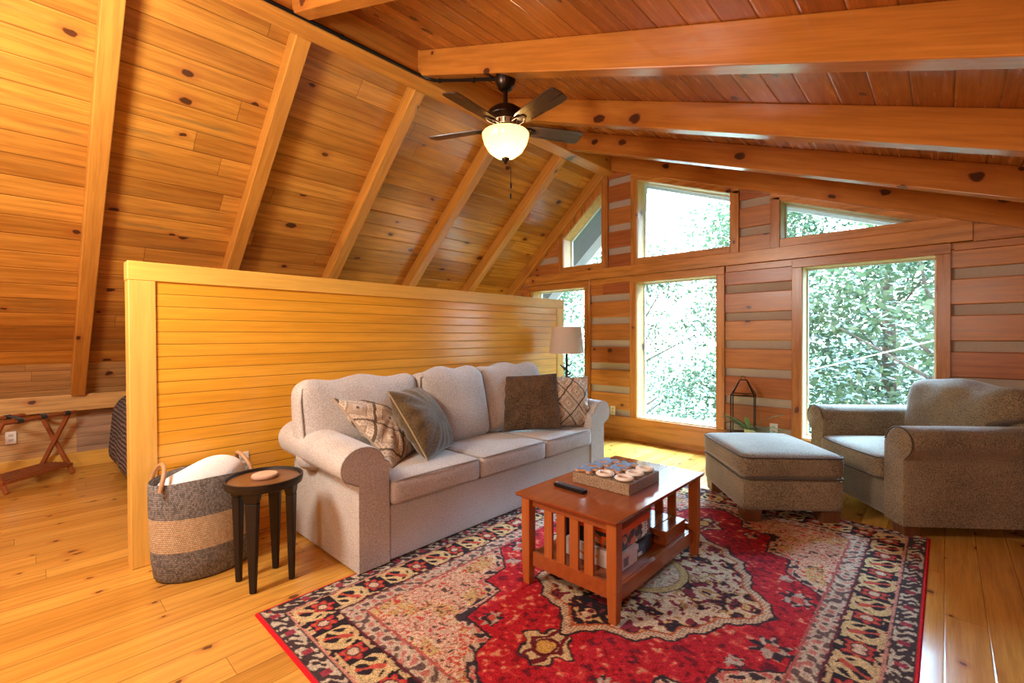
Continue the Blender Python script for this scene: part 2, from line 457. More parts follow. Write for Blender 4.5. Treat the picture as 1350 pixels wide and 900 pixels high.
struct(MB().box(XL - 0.02, XL - 0.2, YB, YG, -0.1, 0.95).build('wall_left', M_weather), 'low knee wall of pale rough boards')
wl = bpy.data.objects['wall_left']
tag(MB().box(XL - 0.03, XL - 0.005, 0.37, 1.6, 0.14, 0.60).build('board_panel', M_weather_dark, wl), 'greyer darker boards')
MB().box(XL - 0.03, -6.235, YB, YG, 0.59, 0.752).build('plate_board', wood('plate_board', (0.55, 0.32, 0.10), (0.6, 0.36, 0.12), Y3, Z3, None, None, 0.35, 0.3, 0.4, 0.3, grain=1.3), wl, bevel=0.005)
struct(MB().box(XL - 0.02, XL + 0.018, YB, YG, 0.0, 0.15).build('baseboard_left', M_part_rail, bevel=0.003))
struct(MB().box(XR, XR + 0.15, YB, YG, -0.1, 1.75).build('wall_right', M_log))
# the end of the loft behind the viewer
p = roofclip([(-6.4, -0.1), (XR, -0.1), (XR, 3.8), (-6.4, 3.8)])
struct(MB().extrude(p, YB - 0.15, YB).build('wall_back', wood('back_wall_boards', (0.5, 0.22, 0.05), (0.6, 0.28, 0.07), X3, Z3, 0.165, None, 0.2, 0.3, 0.35, 0.2)))

# trim boards on the gable wall
T = 0.028
def tr(n, x0, x1, z0, z1, mat, t=T, y=None):
    o = MB().box(x0, x1, YG - t, YG + 0.02, z0, z1).build(n, mat, bevel=0.004)
    return struct(o)
tr('baseboard_front', -5.9, XR, 0.0, 0.285, M_trimx, 0.03)
tr('trim_1', -4.62, 0.155, 2.055, 2.185, M_trimx, 0.045)         # cross beam between the two tiers of windows
tr('trim_2', 0.155, XR, 2.045, 2.18, M_trimx, 0.03)
tr('trim_3', 0.047, XR, 1.985, 2.04, M_trimx, 0.04)
tr('trim_4', -3.46, -2.87, 1.985, 2.052, M_trimx, 0.024)
tr('trim_5', -1.73, -1.10, 1.985, 2.052, M_trimx, 0.024)

def window(n, poly, label, boards):
    """poly: opening; boards: trim polygons (in x, z)"""
    fm = MB(); hm = MB()
    for b in boards:
        ww = max(q[0] for q in b) - min(q[0] for q in b); hh = max(q[1] for q in b) - min(q[1] for q in b)
        (hm if ww > hh else fm).extrude(b, YG - T, YG + 0.015)
    w = fm.build('window_%d' % n, M_trimz, bevel=0.004)
    hm.build('head_trim', M_trimx, w, bevel=0.004)
    struct(w, label)
    jm = MB(); k = len(poly)
    cx = sum(p[0] for p in poly) / k; cz = sum(p[1] for p in poly) / k
    for i in range(k):
        p, q = poly[i], poly[(i + 1) % k]
        d = Vector((q[0] - p[0], q[1] - p[1])); d.normalize(); nrm = Vector((d.y, -d.x))
        if nrm.dot(Vector((p[0] - cx, p[1] - cz))) < 0: nrm = -nrm
        t = 0.022
        p = (p[0] - nrm.x * 0.004, p[1] - nrm.y * 0.004); q = (q[0] - nrm.x * 0.004, q[1] - nrm.y * 0.004)
        quad = [p, q, (q[0] + nrm.x * t, q[1] + nrm.y * t), (p[0] + nrm.x * t, p[1] + nrm.y * t)]
        jm.extrude(quad, YG - 0.004, YG + 0.22)
    jm.build('jamb', M_jamb, w)
    sh = MB()
    def inset(t):
        r = []
        for i in range(k):
            a, p, b = Vector(poly[i - 1]), Vector(poly[i]), Vector(poly[(i + 1) % k])
            e1 = (p - a).normalized(); e2 = (b - p).normalized()
            n1 = Vector((-e1.y, e1.x)); n2 = Vector((-e2.y, e2.x))
            if n1.dot(Vector((cx, cz)) - p) < 0: n1 = -n1
            if n2.dot(Vector((cx, cz)) - p) < 0: n2 = -n2
            bis = n1 + n2; L = bis.length_squared
            r.append(p + bis * (2 * t / L if L > 1e-6 else 0))
        return r
    ins = inset(0.016)
    for i in range(k):
        j = (i + 1) % k
        sh.extrude([poly[i], poly[j], tuple(ins[j]), tuple(ins[i])], YG + 0.165, YG + 0.20)
    sh.build('sash', plain('sash_vinyl_%d' % n, (0.6, 0.62, 0.58), 0.5), w)
    MB().extrude([tuple(q) for q in ins], YG + 0.180, YG + 0.186).build('pane', M_glass, w)
def R4(x0, x1, z0, z1): return [(x0, z0), (x1, z0), (x1, z1), (x0, z1)]
W = 0.088
def lowwin(n, x0, x1, label, wl_=W, wr_=W):
    window(n, R4(x0, x1, 0.295, 1.966), label,
           [R4(x0 - wl_, x0, 0.285, 1.966), R4(x1, x1 + wr_, 0.285, 1.966), R4(x0 - wl_, x1 + wr_, 1.966, 2.052)])
lowwin(1, -4.48, -3.556, 'tall window at the far end behind the lamp')
lowwin(2, -2.787, -1.832, 'tall middle window in the gable wall')
lowwin(3, -1.02, -0.058, 'tall window behind the armchair')
window(4, [(-3.91, 2.265), (-3.285, 2.265), (-3.285, 3.20), (-3.91, 2.664)], 'small slanted window under the steep roof slope',
       [R4(-3.99, -3.91, 2.18, 2.70), R4(-3.285, -3.195, 2.18, 3.37), R4(-3.91, -3.285, 2.185, 2.265), [(-3.91, 2.664), (-3.285, 3.20), (-3.285, 3.30), (-3.91, 2.76)]])
window(5, [(-2.776, 2.262), (-1.69, 2.262), (-1.69, 2.829), (-2.776, 3.23)], 'large upper window with a sloping head',
       [R4(-2.862, -2.776, 2.18, 3.25), R4(-1.69, -1.60, 2.18, 2.84), R4(-2.776, -1.69, 2.185, 2.262), [(-2.862, 3.25), (-2.776, 3.23), (-1.69, 2.829), (-1.60, 2.80), (-1.60, 2.86), (-2.862, 3.325)]])
window(6, [(-1.214, 2.268), (-0.17, 2.268), (-1.214, 2.654)], 'low triangular upper window on the right',
       [R4(-1.30, -1.214, 2.18, 2.69), R4(-1.214, 0.152, 2.185, 2.268), [(-1.30, 2.68), (-1.214, 2.654), (-0.17, 2.268), (0.0, 2.268), (-1.30, 2.75)]])

# partition behind the sofa
PX = -3.316
wp = MB().box(PX - 0.11, PX - 0.012, 0.45, 4.38, 0.0, 1.68).build('wall_partition', M_part)
struct(wp, 'low partition of yellow pine boards behind the sofa')
MB().box(PX - 0.125, PX, 0.405, 4.425, 1.628, 1.735).build('cap_rail', M_part_rail, wp, bevel=0.004)
MB().box(PX - 0.122, PX - 0.001, 0.408, 0.532, 0.0, 1.628).build('end_post', M_part_post, wp, bevel=0.004)
MB().box(PX - 0.122, PX - 0.001, 4.30, 4.422, 0.0, 1.628).build('end_post', M_part_post, wp, bevel=0.004)

def outlet(label, at, nrm):
    """duplex wall outlet, nrm 'x' or 'y-'"""
    if nrm == 'x': t = thing('wall_outlet', label, 'outlet', at, PI / 2)
    else: t = thing('wall_outlet', label, 'outlet', at, 0)
    MB().box(-0.036, 0.036, -0.008, 0.0, -0.058, 0.058).build('cover_plate', M_white, t, bevel=0.003)
    for z in (-0.022, 0.022):
        MB().box(-0.016, 0.016, -0.011, -0.006, z - 0.013, z + 0.013).build('socket', plain('socket_plastic', (0.5, 0.48, 0.44), 0.4), t, bevel=0.003)
outlet('white outlet low on the knee wall behind the luggage rack', (XL + 0.0, -0.08, 0.37), 'x')
outlet('white outlet on the pine partition behind the laundry basket', (PX - 0.012, 0.975, 0.50), 'x')
outlet('white outlet on the log wall beside the sofa arm', (-3.13, YG - 0.0, 0.345), 'y-')
outlet('white outlet on the log wall behind the ottoman', (-1.27, YG - 0.0, 0.35), 'y-')
# ================================================================== SOFA
def arm_profile(y0, y1, ztop, cy, r_out, r_top, bend, zb=0.015, n=14, flip=1):
    """rolled arm cross section (y, z); y0 outer face, y1 inner face"""
    s = 1 if y1 > y0 else -1
    pts = [(y1, zb), (y1, ztop - r_top)]
    # roll: from inner side over the top to the outer side and back to the bend
    for k in range(n + 1):
        a = math.radians(8 + (215 - 8) * k / n)
        pts.append((cy + s * r_out * math.cos(a), ztop - r_top + r_top * math.sin(a)))
    pts.append((y0 + s * 0.004, bend)); pts.append((y0, bend - 0.03)); pts.append((y0, zb))
    return pts

def sofa_piece():
    t = thing('sofa', 'long beige three-seat sofa with rolled arms in front of the pine partition', 'sofa', (-2.75, 2.45, 0.0))
    ox, oy = -2.75, 2.45
    L = lambda b: b.xf(Matrix.Translation((-ox, -oy, 0)))
    FX = -2.305
    L(MB().box(-3.16, FX - 0.012, 1.425, 3.48, 0.018, 0.335)).build('base', M_sofa, t, bevel=0.012, seg=3)
    # arms
    for nm, y0, y1, cy in (('arm', 1.238, 1.43, 1.268), ('arm', 3.69, 3.475, 3.662)):
        b = MB()
        prof = arm_profile(y0, y1, 0.705, cy, 0.132, 0.105, 0.50)
        n = len(prof); xs = [-3.16, -2.95, -2.7, -2.5, -2.36, FX - 0.012, FX]
        vs = []; fs = []
        for i, x in enumerate(xs):
            k = 0.0 if i < len(xs) - 1 else 0.012
            for (y, z) in prof:
                up = 0.05 * max(0, (FX - x) / 0.85) * max(0, min(1, (z - 0.45) / 0.15))
                my = sum(p[0] for p in prof) / n
                vs.append((x, y + (my - y) * k * 2, z + up - (z - 0.4) * k))
        for i in range(len(xs) - 1):
            fs += [(i * n + j, i * n + (j + 1) % n, (i + 1) * n + (j + 1) % n, (i + 1) * n + j) for j in range(n)]
        fs += [tuple(range(n))[::-1], tuple((len(xs) - 1) * n + j for j in range(n))]
        b.add(vs, fs, True)
        a = L(b).build(nm, M_sofa, t)
        p = MB().tube([(FX - 0.004, cy + (y - cy) * 0.97, z - 0.006) for (y, z) in prof[1:-2]], 0.0055, 6)
        L(p).build('piping', M_pipe, a)
    # backrest frame
    b = MB().rbox((0.095, 1.13, 0.42), 0.05, 8)
    b.xf(Matrix.Translation((-3.14, 2.46, 0.44)))
    L(b).build('backrest', M_sofa, t)
    # seat cushions
    for y0, y1 in ((1.436, 2.123), (2.127, 2.826), (2.830, 3.472)):
        h = ((-2.99 + 2.285) / -2, (y1 - y0) / 2, 0.074)
        c0 = Vector((-2.6375, (y0 + y1) / 2, 0.408))
        b = MB().rbox(h, 0.035, 14, (0.012, 0.003, 0.022))
        b.xf(Matrix.Translation(c0))
        s = L(b).build('seat_cushion', M_sofa, t)
        for z in (0.474, 0.345):
            q = [(-2.90, y0 + 0.012, z), (-2.33, y0 + 0.010, z)] + [(-2.296 + 0.012 * (1 - abs(k / 5 - 1) ** 2), y0 + 0.025 + (y1 - y0 - 0.05) * k / 10, z + 0.006 * (1 - abs(k / 5 - 1) ** 2)) for k in range(11)] + [(-2.33, y1 - 0.010, z), (-2.90, y1 - 0.012, z)]
            L(MB().tube(q, 0.0055, 6)).build('piping', M_pipe, s)
    # back cushions
    rr = random.Random(3)
    for y0, y1, top, cx in ((1.16, 2.03, 1.025, -2.925), (2.02, 2.68, 1.045, -2.90), (2.67, 3.44, 1.045, -2.925)):
        w = (y1 - y0) / 2; hh = (top - 0.47) / 2
        ph = rr.random() * 6
        def fn(q, g, w=w, hh=hh, ph=ph):
            x, y, z = q
            z += 0.014 * math.sin(7 * y / w + ph) * max(0, z / hh) - 0.018 * (abs(y) / w) ** 4 * (1 if z > 0 else -0.2)
            x += 0.010 * math.sin(6 * y + ph) * math.cos(5 * z + ph) + 0.03 * max(0, -z / hh) * 0.5
            return (x, y, z)
        b = MB().rbox((0.105, w, hh), 0.075, 16, (0.055, 0.012, 0.012), fn)
        b.xf(Matrix.Translation((cx, (y0 + y1) / 2, 0.47 + hh)) @ Matrix.Rotation(math.radians(-11), 4, 'Y'))
        s = L(b).build('back_cushion', M_sofa, t)
        pts = []
        for k in range(25):
            a = k / 24
            pts.append((0.085, -w + 0.02 + (2 * w - 0.04) * a, hh - 0.045 - 0.02 * abs(2 * a - 1) ** 6 + 0.014 * math.sin(7 * (-1 + 2 * a) + ph)))
        side = [(0.085, -w + 0.004, -hh * 0.4 + (hh * 1.4 - 0.07) * k / 5) for k in range(5)]
        side2 = [(0.085, w - 0.004, hh - 0.07 - (hh * 1.4 - 0.07) * k / 5) for k in range(1, 6)]
        q = MB().tube(side + pts + side2, 0.0055, 6)
        q.xf(Matrix.Translation((cx, (y0 + y1) / 2, 0.47 + hh)) @ Matrix.Rotation(math.radians(-11), 4, 'Y'))
        L(q).build('piping', M_pipe, s)
    # feet (mostly in shadow)
    for x in (-3.1, -2.41):
        for y in (1.31, 3.6):
            L(MB().box(x - 0.03, x + 0.03, y - 0.03, y + 0.03, 0.0, 0.022)).build('foot', M_dark_foot, t)
    return t
sofa_piece()

# ================================================================== THROW PILLOWS
def pillow(name, label, c, xd, nd, side, th, mat, pat=None, n=56, seed=0, pinch=0.05, fringe=None):
    t = Vector(xd).normalized(); nn = Vector(nd); nn = (nn - t * nn.dot(t)).normalized(); yv = nn.cross(t).normalized()
    M = Matrix(((t.x, yv.x, nn.x, c[0]), (t.y, yv.y, nn.y, c[1]), (t.z, yv.z, nn.z, c[2]), (0, 0, 0, 1)))
    o = random.Random(seed); p1, p2, p3 = [o.random() * 6 for _ in range(3)]
    vs = []; cols = []; fs = []
    for sgn in (1, -1):
        for j in range(n + 1):
            for i in range(n + 1):
                u = -1 + 2 * i / n; v = -1 + 2 * j / n
                u = math.copysign(1 - (1 - abs(u)) ** 1.2, u); v = math.copysign(1 - (1 - abs(v)) ** 1.2, v)
                bow = 1 - pinch * (1 - v * v) if True else 1
                X = u * (1 - pinch * (1 - abs(v) ** 2) * abs(u)) * side / 2
                Yv = v * (1 - pinch * (1 - abs(u) ** 2) * abs(v)) * side / 2
                f = max(0, (1 - u ** 2)) ** 0.55 * max(0, (1 - v ** 2)) ** 0.55
                wr = 0.007 * math.sin(5 * u + 3 * v + p1) * f + 0.004 * math.sin(9 * v - 4 * u + p2) * f
                crn = 0.012 * math.sin(14 * math.atan2(v, u) + p3) * min(1, (u * u + v * v)) * f ** 0.5
                vs.append((X, Yv, sgn * (th / 2 * f) + wr + crn))
                if pat is not None: cols.append((u, v))
    N = (n + 1) ** 2
    for s in (0, 1):
        for j in range(n):
            for i in range(n):
                q = (s * N + j * (n + 1) + i, s * N + j * (n + 1) + i + 1, s * N + (j + 1) * (n + 1) + i + 1, s * N + (j + 1) * (n + 1) + i)
                fs.append(q if s == 0 else q[::-1])
    b = MB().add(vs, fs, True)
    ob = b.build(name, mat)
    ob.matrix_world = M
    # weld rims
    bmx = bmesh.new(); bmx.from_mesh(ob.data)
    if pat is None:
        bmesh.ops.remove_doubles(bmx, verts=bmx.verts, dist=1e-4)
        bmx.to_mesh(ob.data)
    bmx.free()
    if pat is not None: set_pattern(ob, pat(np.array(cols)))
    tag(ob, label, 'cushion', 'throw pillows on the sofa')
    # piping round the rim
    rim = []
    for k in range(4 * n):
        a = k / n; e = int(a); f = (a - e) * 2 - 1
        u, v = ((f, -1), (1, f), (-f, 1), (-1, -f))[e]
        rim.append((u * (1 - pinch * (1 - v * v)) * side / 2, v * (1 - pinch * (1 - u * u)) * side / 2, 0.0))
    return ob, rim

def kilim(uv):
    u, v = uv[:, 0], uv[:, 1]
    a = (u + v) * 1.15 + 0.25; b = (u - v) * 0.85 + 0.1
    fa = np.abs(a - np.round(a)); fb = np.abs(b - np.round(b))
    d = np.maximum(fa, fb)                       # 0 centre of each diamond, .5 at its edge
    cream = np.array((0.72, 0.62, 0.49)); brown = np.array((0.15, 0.105, 0.065)); tan = np.array((0.38, 0.29, 0.20)); rose = np.array((0.56, 0.44, 0.32))
    col = np.tile(cream, (len(u), 1))
    st = (np.sin(a * 55) * np.sin(b * 50)) > 0.1
    m = d > 0.455; col[m] = brown
    m = (d > 0.33) & (d <= 0.43) & st; col[m] = tan
    m = (d > 0.245) & (d <= 0.29); col[m] = tan
    m = (d > 0.13) & (d <= 0.245); col[m] = rose
    m = (d > 0.075) & (d <= 0.13); col[m] = cream
    m = d <= 0.045; col[m] = brown
    return col
M_kilim = vcol('kilim_cotton', 0.95, 260, 0.30, 0.5)
M_velvet = fabric('olive_brown_velvet', (0.07, 0.042, 0.014), (0.14, 0.09, 0.035), 90, 0.3, 6.0, 0.75, 0.25)
M_fur = fabric('brown_faux_fur', (0.032, 0.018, 0.009), (0.15, 0.092, 0.05), 140, 1.0, 6.0, 0.95, 0.1)
po, rim = pillow('throw_pillow', 'cream and brown diamond patterned pillow leaning near the left sofa arm', (-2.80, 1.69, 0.715), (-0.528, 0.849, 0.033), (0.629, 0.365, 0.686), 0.57, 0.18, M_kilim, kilim, 96, 1)
tag(MB().tube(rim, 0.007, 6, True).build('rim_fringe', plain('kilim_fringe', (0.45, 0.34, 0.24), 0.95, bump=0.3), po))
po, rim = pillow('throw_pillow', 'shiny olive brown velvet pillow with edge piping, second from the left', (-2.69, 1.935, 0.715), (-0.532, 0.846, -0.04), (0.70, 0.465, 0.542), 0.52, 0.26, M_velvet, None, 40, 2)
tag(MB().tube(rim, 0.006, 6, True).build('piping', plain('velvet_piping', (0.34, 0.26, 0.14), 0.5), po))
po, rim = pillow('throw_pillow', 'dark brown fur pillow standing upright near the right sofa arm', (-2.62, 3.02, 0.735), (0.748, 0.661, 0.06), (0.59, -0.704, 0.36), 0.49, 0.17, M_fur, None, 48, 3, 0.03)
po, rim = pillow('throw_pillow', 'small cream and brown patterned pillow squeezed between fur pillow and right arm', (-2.46, 3.34, 0.72), (0.35, 0.93, -0.05), (0.93, -0.35, 0.12), 0.44, 0.14, M_kilim, kilim, 96, 5)
tag(MB().tube(rim, 0.007, 6, True).build('rim_fringe', plain('kilim_fringe_b', (0.45, 0.34, 0.24), 0.95, bump=0.3), po))

# ================================================================== LAMP + END TABLE beside the sofa
t = thing('end_table', 'small dark end table hidden behind the right sofa arm', 'table', (-2.98, 4.03, 0))
MB().box(-0.2, 0.2, -0.2, 0.2, 0.56, 0.59).build('tabletop', M_dark_foot, t, bevel=0.005)
for x in (-0.16, 0.16):
    for y in (-0.16, 0.16):
        MB().box(x - 0.02, x + 0.02, y - 0.02, y + 0.02, 0, 0.56).build('leg', M_dark_foot, t)
t = thing('table_lamp', 'table lamp with cream drum shade and dark branch stem at the sofa end', 'lamp', (-2.98, 4.03, 0.59))
MB().lathe([(0.001, 0), (0.09, 0), (0.09, 0.015), (0.03, 0.03), (0.012, 0.05)], n=24).build('base', M_iron, t)
b = MB().tube([(0, 0, 0.03), (0.006, 0, 0.15), (-0.004, 0.003, 0.3), (0, 0, 0.56)], 0.013, 8, radii=[0.02, 0.016, 0.014, 0.011])
b.build('stem', M_iron, t)
rr = random.Random(5)
for k in range(9):
    a = rr.random() * 6.28; z = 0.2 + 0.024 * k
    L_ = 0.06 + 0.03 * rr.random()
    br = MB().tube([(0, 0, z), (L_ * 0.6 * math.cos(a), L_ * 0.6 * math.sin(a), z + 0.012), (L_ * math.cos(a), L_ * math.sin(a), z + 0.035)], 0.008, 6, radii=[0.009, 0.009, 0.005])
    br.build('twig', M_iron, t)
M_shade = NT('lamp_shade_linen')
pn = M_shade.noise(M_shade.obj(), 250, 2)
cl_ = M_shade.mix(pn, (0.66, 0.57, 0.48), (0.76, 0.67, 0.57))
df = M_shade.n('ShaderNodeBsdfDiffuse', {'Color': cl_}).outputs[0]
tl = M_shade.n('ShaderNodeBsdfTranslucent', {'Color': cl_}).outputs[0]
M_shade.t.links.new(M_shade.n('ShaderNodeMixShader', {0: 0.3, 1: df, 2: tl}).outputs[0], M_shade.out.inputs[0])
sh = MB().lathe([(0.188, 0.53), (0.155, 0.815), (0.152, 0.815), (0.185, 0.53)], n=40, cap=False)
for k in range(40): pass
sh.build('lamp_shade', M_shade.mat, t)
b = MB()
for k in range(3):
    a = k * 2 * PI / 3
    b.tube([(0, 0, 0.79), (0.153 * math.cos(a), 0.153 * math.sin(a), 0.80)], 0.002, 5)
b.lathe([(0.006, 0.55), (0.014, 0.56), (0.014, 0.62), (0.006, 0.80)], n=10)
b.build('shade_fitter', M_iron, t)

# ================================================================== COFFEE TABLE
cx0, cy0 = -1.336, 2.266
t = thing('coffee_table', 'cherry mission style coffee table with slatted ends and a lower shelf on the rug', 'table', (cx0, cy0, 0.012))
hx, hy = 0.2815, 0.479
top = MB().hexa([(-hx - 0.025, -hy - 0.012, 0.452), (hx + 0.005, -hy - 0.012, 0.452), (hx + 0.005, hy + 0.03, 0.452), (-hx - 0.025, hy + 0.03, 0.452),
                 (-hx - 0.032, -hy - 0.022, 0.472), (hx + 0.012, -hy - 0.022, 0.472), (hx + 0.012, hy + 0.04, 0.472), (-hx - 0.032, hy + 0.04, 0.472)])
top.build('tabletop', M_cherry, t, bevel=0.005)
for sx in (-1, 1):
    for sy in (-1, 1):
        MB().taper((sx * (hx - 0.026), sy * (hy - 0.026), 0), 0.020, 0.020, (sx * (hx - 0.026), sy * (hy - 0.026), 0.14), 0.026, 0.026).box(
            sx * (hx - 0.026) - 0.026, sx * (hx - 0.026) + 0.026, sy * (hy - 0.026) - 0.026, sy * (hy - 0.026) + 0.026, 0.14, 0.453).build('leg', M_cherry_z, t, bevel=0.003)
for sy in (-1, 1):
    y = sy * (hy - 0.03)
    MB().box(-hx + 0.06, hx - 0.06, y - 0.011, y + 0.011, 0.10, 0.172).build('end_rail', M_cherry, t, bevel=0.002)
    MB().box(-hx + 0.06, hx - 0.06, y - 0.011, y + 0.011, 0.41, 0.453).build('end_rail', M_cherry, t, bevel=0.002)
    for x in (-0.123, -0.044, 0.036, 0.120):
        MB().box(x - 0.0255, x + 0.0255, y - 0.008, y + 0.008, 0.165, 0.415).build('slat', M_cherry_z, t, bevel=0.002)
for sx in (-1, 1):
    x = sx * (hx - 0.03)
    MB().box(x - 0.010, x + 0.010, -hy + 0.06, hy - 0.06, 0.078, 0.148).build('side_rail', M_cherry, t, bevel=0.002)
    MB().box(x - 0.010 - sx * 0.015, x + 0.010 - sx * 0.015, -hy + 0.06, hy - 0.06, 0.425, 0.453).build('side_rail', M_cherry, t, bevel=0.002)
MB().box(-hx + 0.035, hx - 0.035, -hy + 0.045, hy - 0.045, 0.13, 0.150).build('shelf', M_cherry, t)
ZT = 0.012 + 0.472; ZS = 0.012 + 0.1515

# remote
t = thing('remote_control', 'black remote control lying on the coffee table', 'remote control', (-1.458, 1.998, ZT), math.radians(-3))
MB().box(-0.10, 0.10, -0.021, 0.021, 0.0, 0.019).build('body', M_black, t, bevel=0.006, seg=3)
b = MB()
for i in range(9):
    for j in range(3):
        b.box(-0.082 + i * 0.0185, -0.069 + i * 0.0185, -0.014 + j * 0.011, -0.006 + j * 0.011, 0.018, 0.0215)
tag(b.build('keypad', plain('grey_keys', (0.10, 0.10, 0.12), 0.5), t), 'dark grey keys')
tag(MB().lathe([(0.001, 0.018), (0.0065, 0.018), (0.006, 0.0222), (0.001, 0.0222)], (-0.092, 0, 0), 16).build('dial', plain('pale_key', (0.45, 0.35, 0.35), 0.4), t), 'pale round key')

# noughts and crosses board
bx0, bx1, by0, by1 = -1.523, -1.172, 2.112, 2.452
t = thing('game_board', 'square speckled wooden noughts and crosses board on the coffee table', 'board game', ((bx0 + bx1) / 2, (by0 + by1) / 2, ZT))
ws = (bx1 - bx0) / 2; wy = (by1 - by0) / 2
t_ = NT('speckled_mango_wood')
q = t_.obj()
a = t_.noise(q, 160, 3, 0.7); b2 = t_.noise(q, 14, 2)
t_.pbr(t_.mix(t_.sstep(a, 0.35, 0.65), t_.mix(b2, (0.13, 0.08, 0.045), (0.2, 0.125, 0.07)), t_.mix(b2, (0.4, 0.27, 0.16), (0.46, 0.34, 0.21))), 0.6, t_.bump(a, 0.4, 0.002))
MB().box(-ws, ws, -wy, wy, 0.0, 0.058).build('board_base', t_.mat, t, bevel=0.004)
b = MB()
for k in (-1, 1):
    b.box(k * ws / 3 - 0.004, k * ws / 3 + 0.004, -wy + 0.006, wy - 0.006, 0.0575, 0.0625)
    b.box(-ws + 0.006, ws - 0.006, k * wy / 3 - 0.004, k * wy / 3 + 0.004, 0.0575, 0.0625)
tag(b.build('grid_bars', plain('grid_brown', (0.20, 0.13, 0.09), 0.6), t), 'raised dividing bars')
M_blue = plain('faded_blue_paint', (0.13, 0.235, 0.40), 0.55, nscale=60, var=0.25)
M_peach = plain('peach_wood_edge', (0.62, 0.37, 0.22), 0.6)
M_cream = plain('cream_painted_wood', (0.80, 0.75, 0.67), 0.55)
rows = ['XOO', 'XXO', 'XXO']
names = {(0, 0): 'front left corner', (0, 1): 'front edge beside the corner cross', (0, 2): 'front right corner nearest the viewer',
         (1, 0): 'middle of the left edge', (1, 1): 'centre square', (1, 2): 'middle of the right edge',
         (2, 0): 'back left corner', (2, 1): 'middle of the back edge', (2, 2): 'back right corner'}
xpiece = opiece = None
for j in range(3):
    for i in range(3):
        loc = ((bx0 + bx1) / 2 + (i - 1) * ws * 2 / 3, (by0 + by1) / 2 + (j - 1) * wy * 2 / 3, ZT + 0.0625)
        if rows[j][i] == 'X':
            tt = thing('cross_piece', 'blue topped wooden cross piece on the %s of the game board' % names[(j, i)], 'game piece', loc, 0.05 * (i - j), 'crosses on the game board')
            if xpiece is None:
                s = 0.053; w = 0.021; r_ = 0.012
                P = []
                for q in range(4):
                    a = q * PI / 2
                    for (x, y) in ((w * 0.35 + 0.012, w * 0.0 + 0.006), (s, s * 0.5), (s * 0.9, s * 0.9), (s * 0.5, s)):
                        P.append((x * math.cos(a) - y * math.sin(a), x * math.sin(a) + y * math.cos(a)))
                body = MB().extrude(P, 0, 0.014, 'z').build('body', M_peach, tt, bevel=0.002)
                face = MB().extrude([(x * 0.93, y * 0.93) for x, y in P], 0.0135, 0.0165, 'z').build('painted_top', M_blue, tt)
                xpiece = (body.data, face.data)
                bodymods = True
            else:
                for nm, dme, mm in (('body', xpiece[0], M_peach), ('painted_top', xpiece[1], M_blue)):
                    ob = bpy.data.objects.new(nm, dme); COL.objects.link(ob); ob.parent = tt
        else:
            tt = thing('nought_piece', 'cream ring nought on the %s of the game board' % names[(j, i)], 'game piece', loc, 0, 'noughts on the game board')
            prof = [(0.026 + 0.0125 * (1 + math.cos(a)), 0.009 + 0.0095 * math.sin(a)) for a in [2 * PI * k / 12 for k in range(13)]]
            MB().lathe(prof, n=28, cap=False).build('ring', M_cream, tt)
            MB().lathe([(0.001, 0.0), (0.028, 0.0), (0.028, 0.006), (0.001, 0.006)], n=20).build('inner_disc', M_peach, tt)

# games on the lower shelf
def speck(name, base, spots, scale, seed=0.0):
    t = NT(name); P = t.n('ShaderNodeVectorMath', {0: t.obj(), 1: (seed, seed * 2, 0)}, operation='ADD').outputs[0]
    v = t.n('ShaderNodeTexVoronoi', {'Vector': P, 'Scale': scale}, distance='CHEBYCHEV')
    s = t.n('ShaderNodeSeparateColor', {0: v.outputs['Color']})
    col = base
    for k, (c_, lo, hi) in enumerate(spots):
        f = t.M('MULTIPLY', t.M('GREATER_THAN', s.outputs[0], lo), t.M('LESS_THAN', s.outputs[0], hi))
        col = t.mix(f, col, c_)
    t.pbr(col, 0.35)
    return t.mat
WHT = (0.68, 0.63, 0.58)
M_wbox = speck('white_game_box_print', WHT, [((0.12, 0.13, 0.15), 0.86, 0.93), ((0.62, 0.2, 0.06), 0.93, 1.1), ((0.4, 0.39, 0.38), 0.72, 0.8)], 42)
M_obox = speck('orange_black_game_print', (0.03, 0.022, 0.02), [((0.72, 0.13, 0.02), 0.25, 0.48), ((0.28, 0.17, 0.07), 0.55, 0.68), ((0.36, 0.05, 0.02), 0.70, 0.78), ((0.55, 0.42, 0.25), 0.84, 0.9)], 38, 0.4)
M_orange = plain('orange_card', (0.78, 0.12, 0.018), 0.35)
M_bluebox = plain('blue_card', (0.06, 0.12, 0.34), 0.4)
t = thing('game_box', 'flat white printed game box at the bottom of the pile on the shelf', 'game box', (-1.29, 2.035, ZS), 0, 'games on the coffee table shelf')
MB().box(-0.158, 0.158, -0.088, 0.088, 0.0, 0.082).build('carton', M_wbox, t, bevel=0.002)
tag(MB().box(0.1575, 0.1595, -0.045, -0.005, 0.016, 0.068).build('picture_panel', plain('grey_photo', (0.16, 0.16, 0.17), 0.4, var=0.5, nscale=90), t), 'small grey photo panel')
MB().box(-0.163, 0.163, -0.0915, 0.0915, 0.06, 0.0875).build('lid', plain('white_lid', WHT, 0.4), t, bevel=0.002)
t = thing('game_box', 'black game box standing beside the white one on the shelf', 'game box', (-1.27, 2.218, ZS), 0, 'games on the coffee table shelf')
MB().box(-0.13, 0.13, -0.082, 0.082, 0.0, 0.0875).build('carton', M_black, t, bevel=0.008)
tag(MB().box(0.1295, 0.132, -0.075, -0.035, 0.012, 0.03).build('label_panel', M_white, t), 'white label strip')
t = thing('game_box', 'orange and black printed game box on top of the other two boxes', 'game box', (-1.285, 2.125, ZS + 0.0885), math.radians(2), 'games on the coffee table shelf')
MB().box(-0.14, 0.14, -0.165, 0.165, 0.0, 0.082).build('carton', M_obox, t, bevel=0.004)
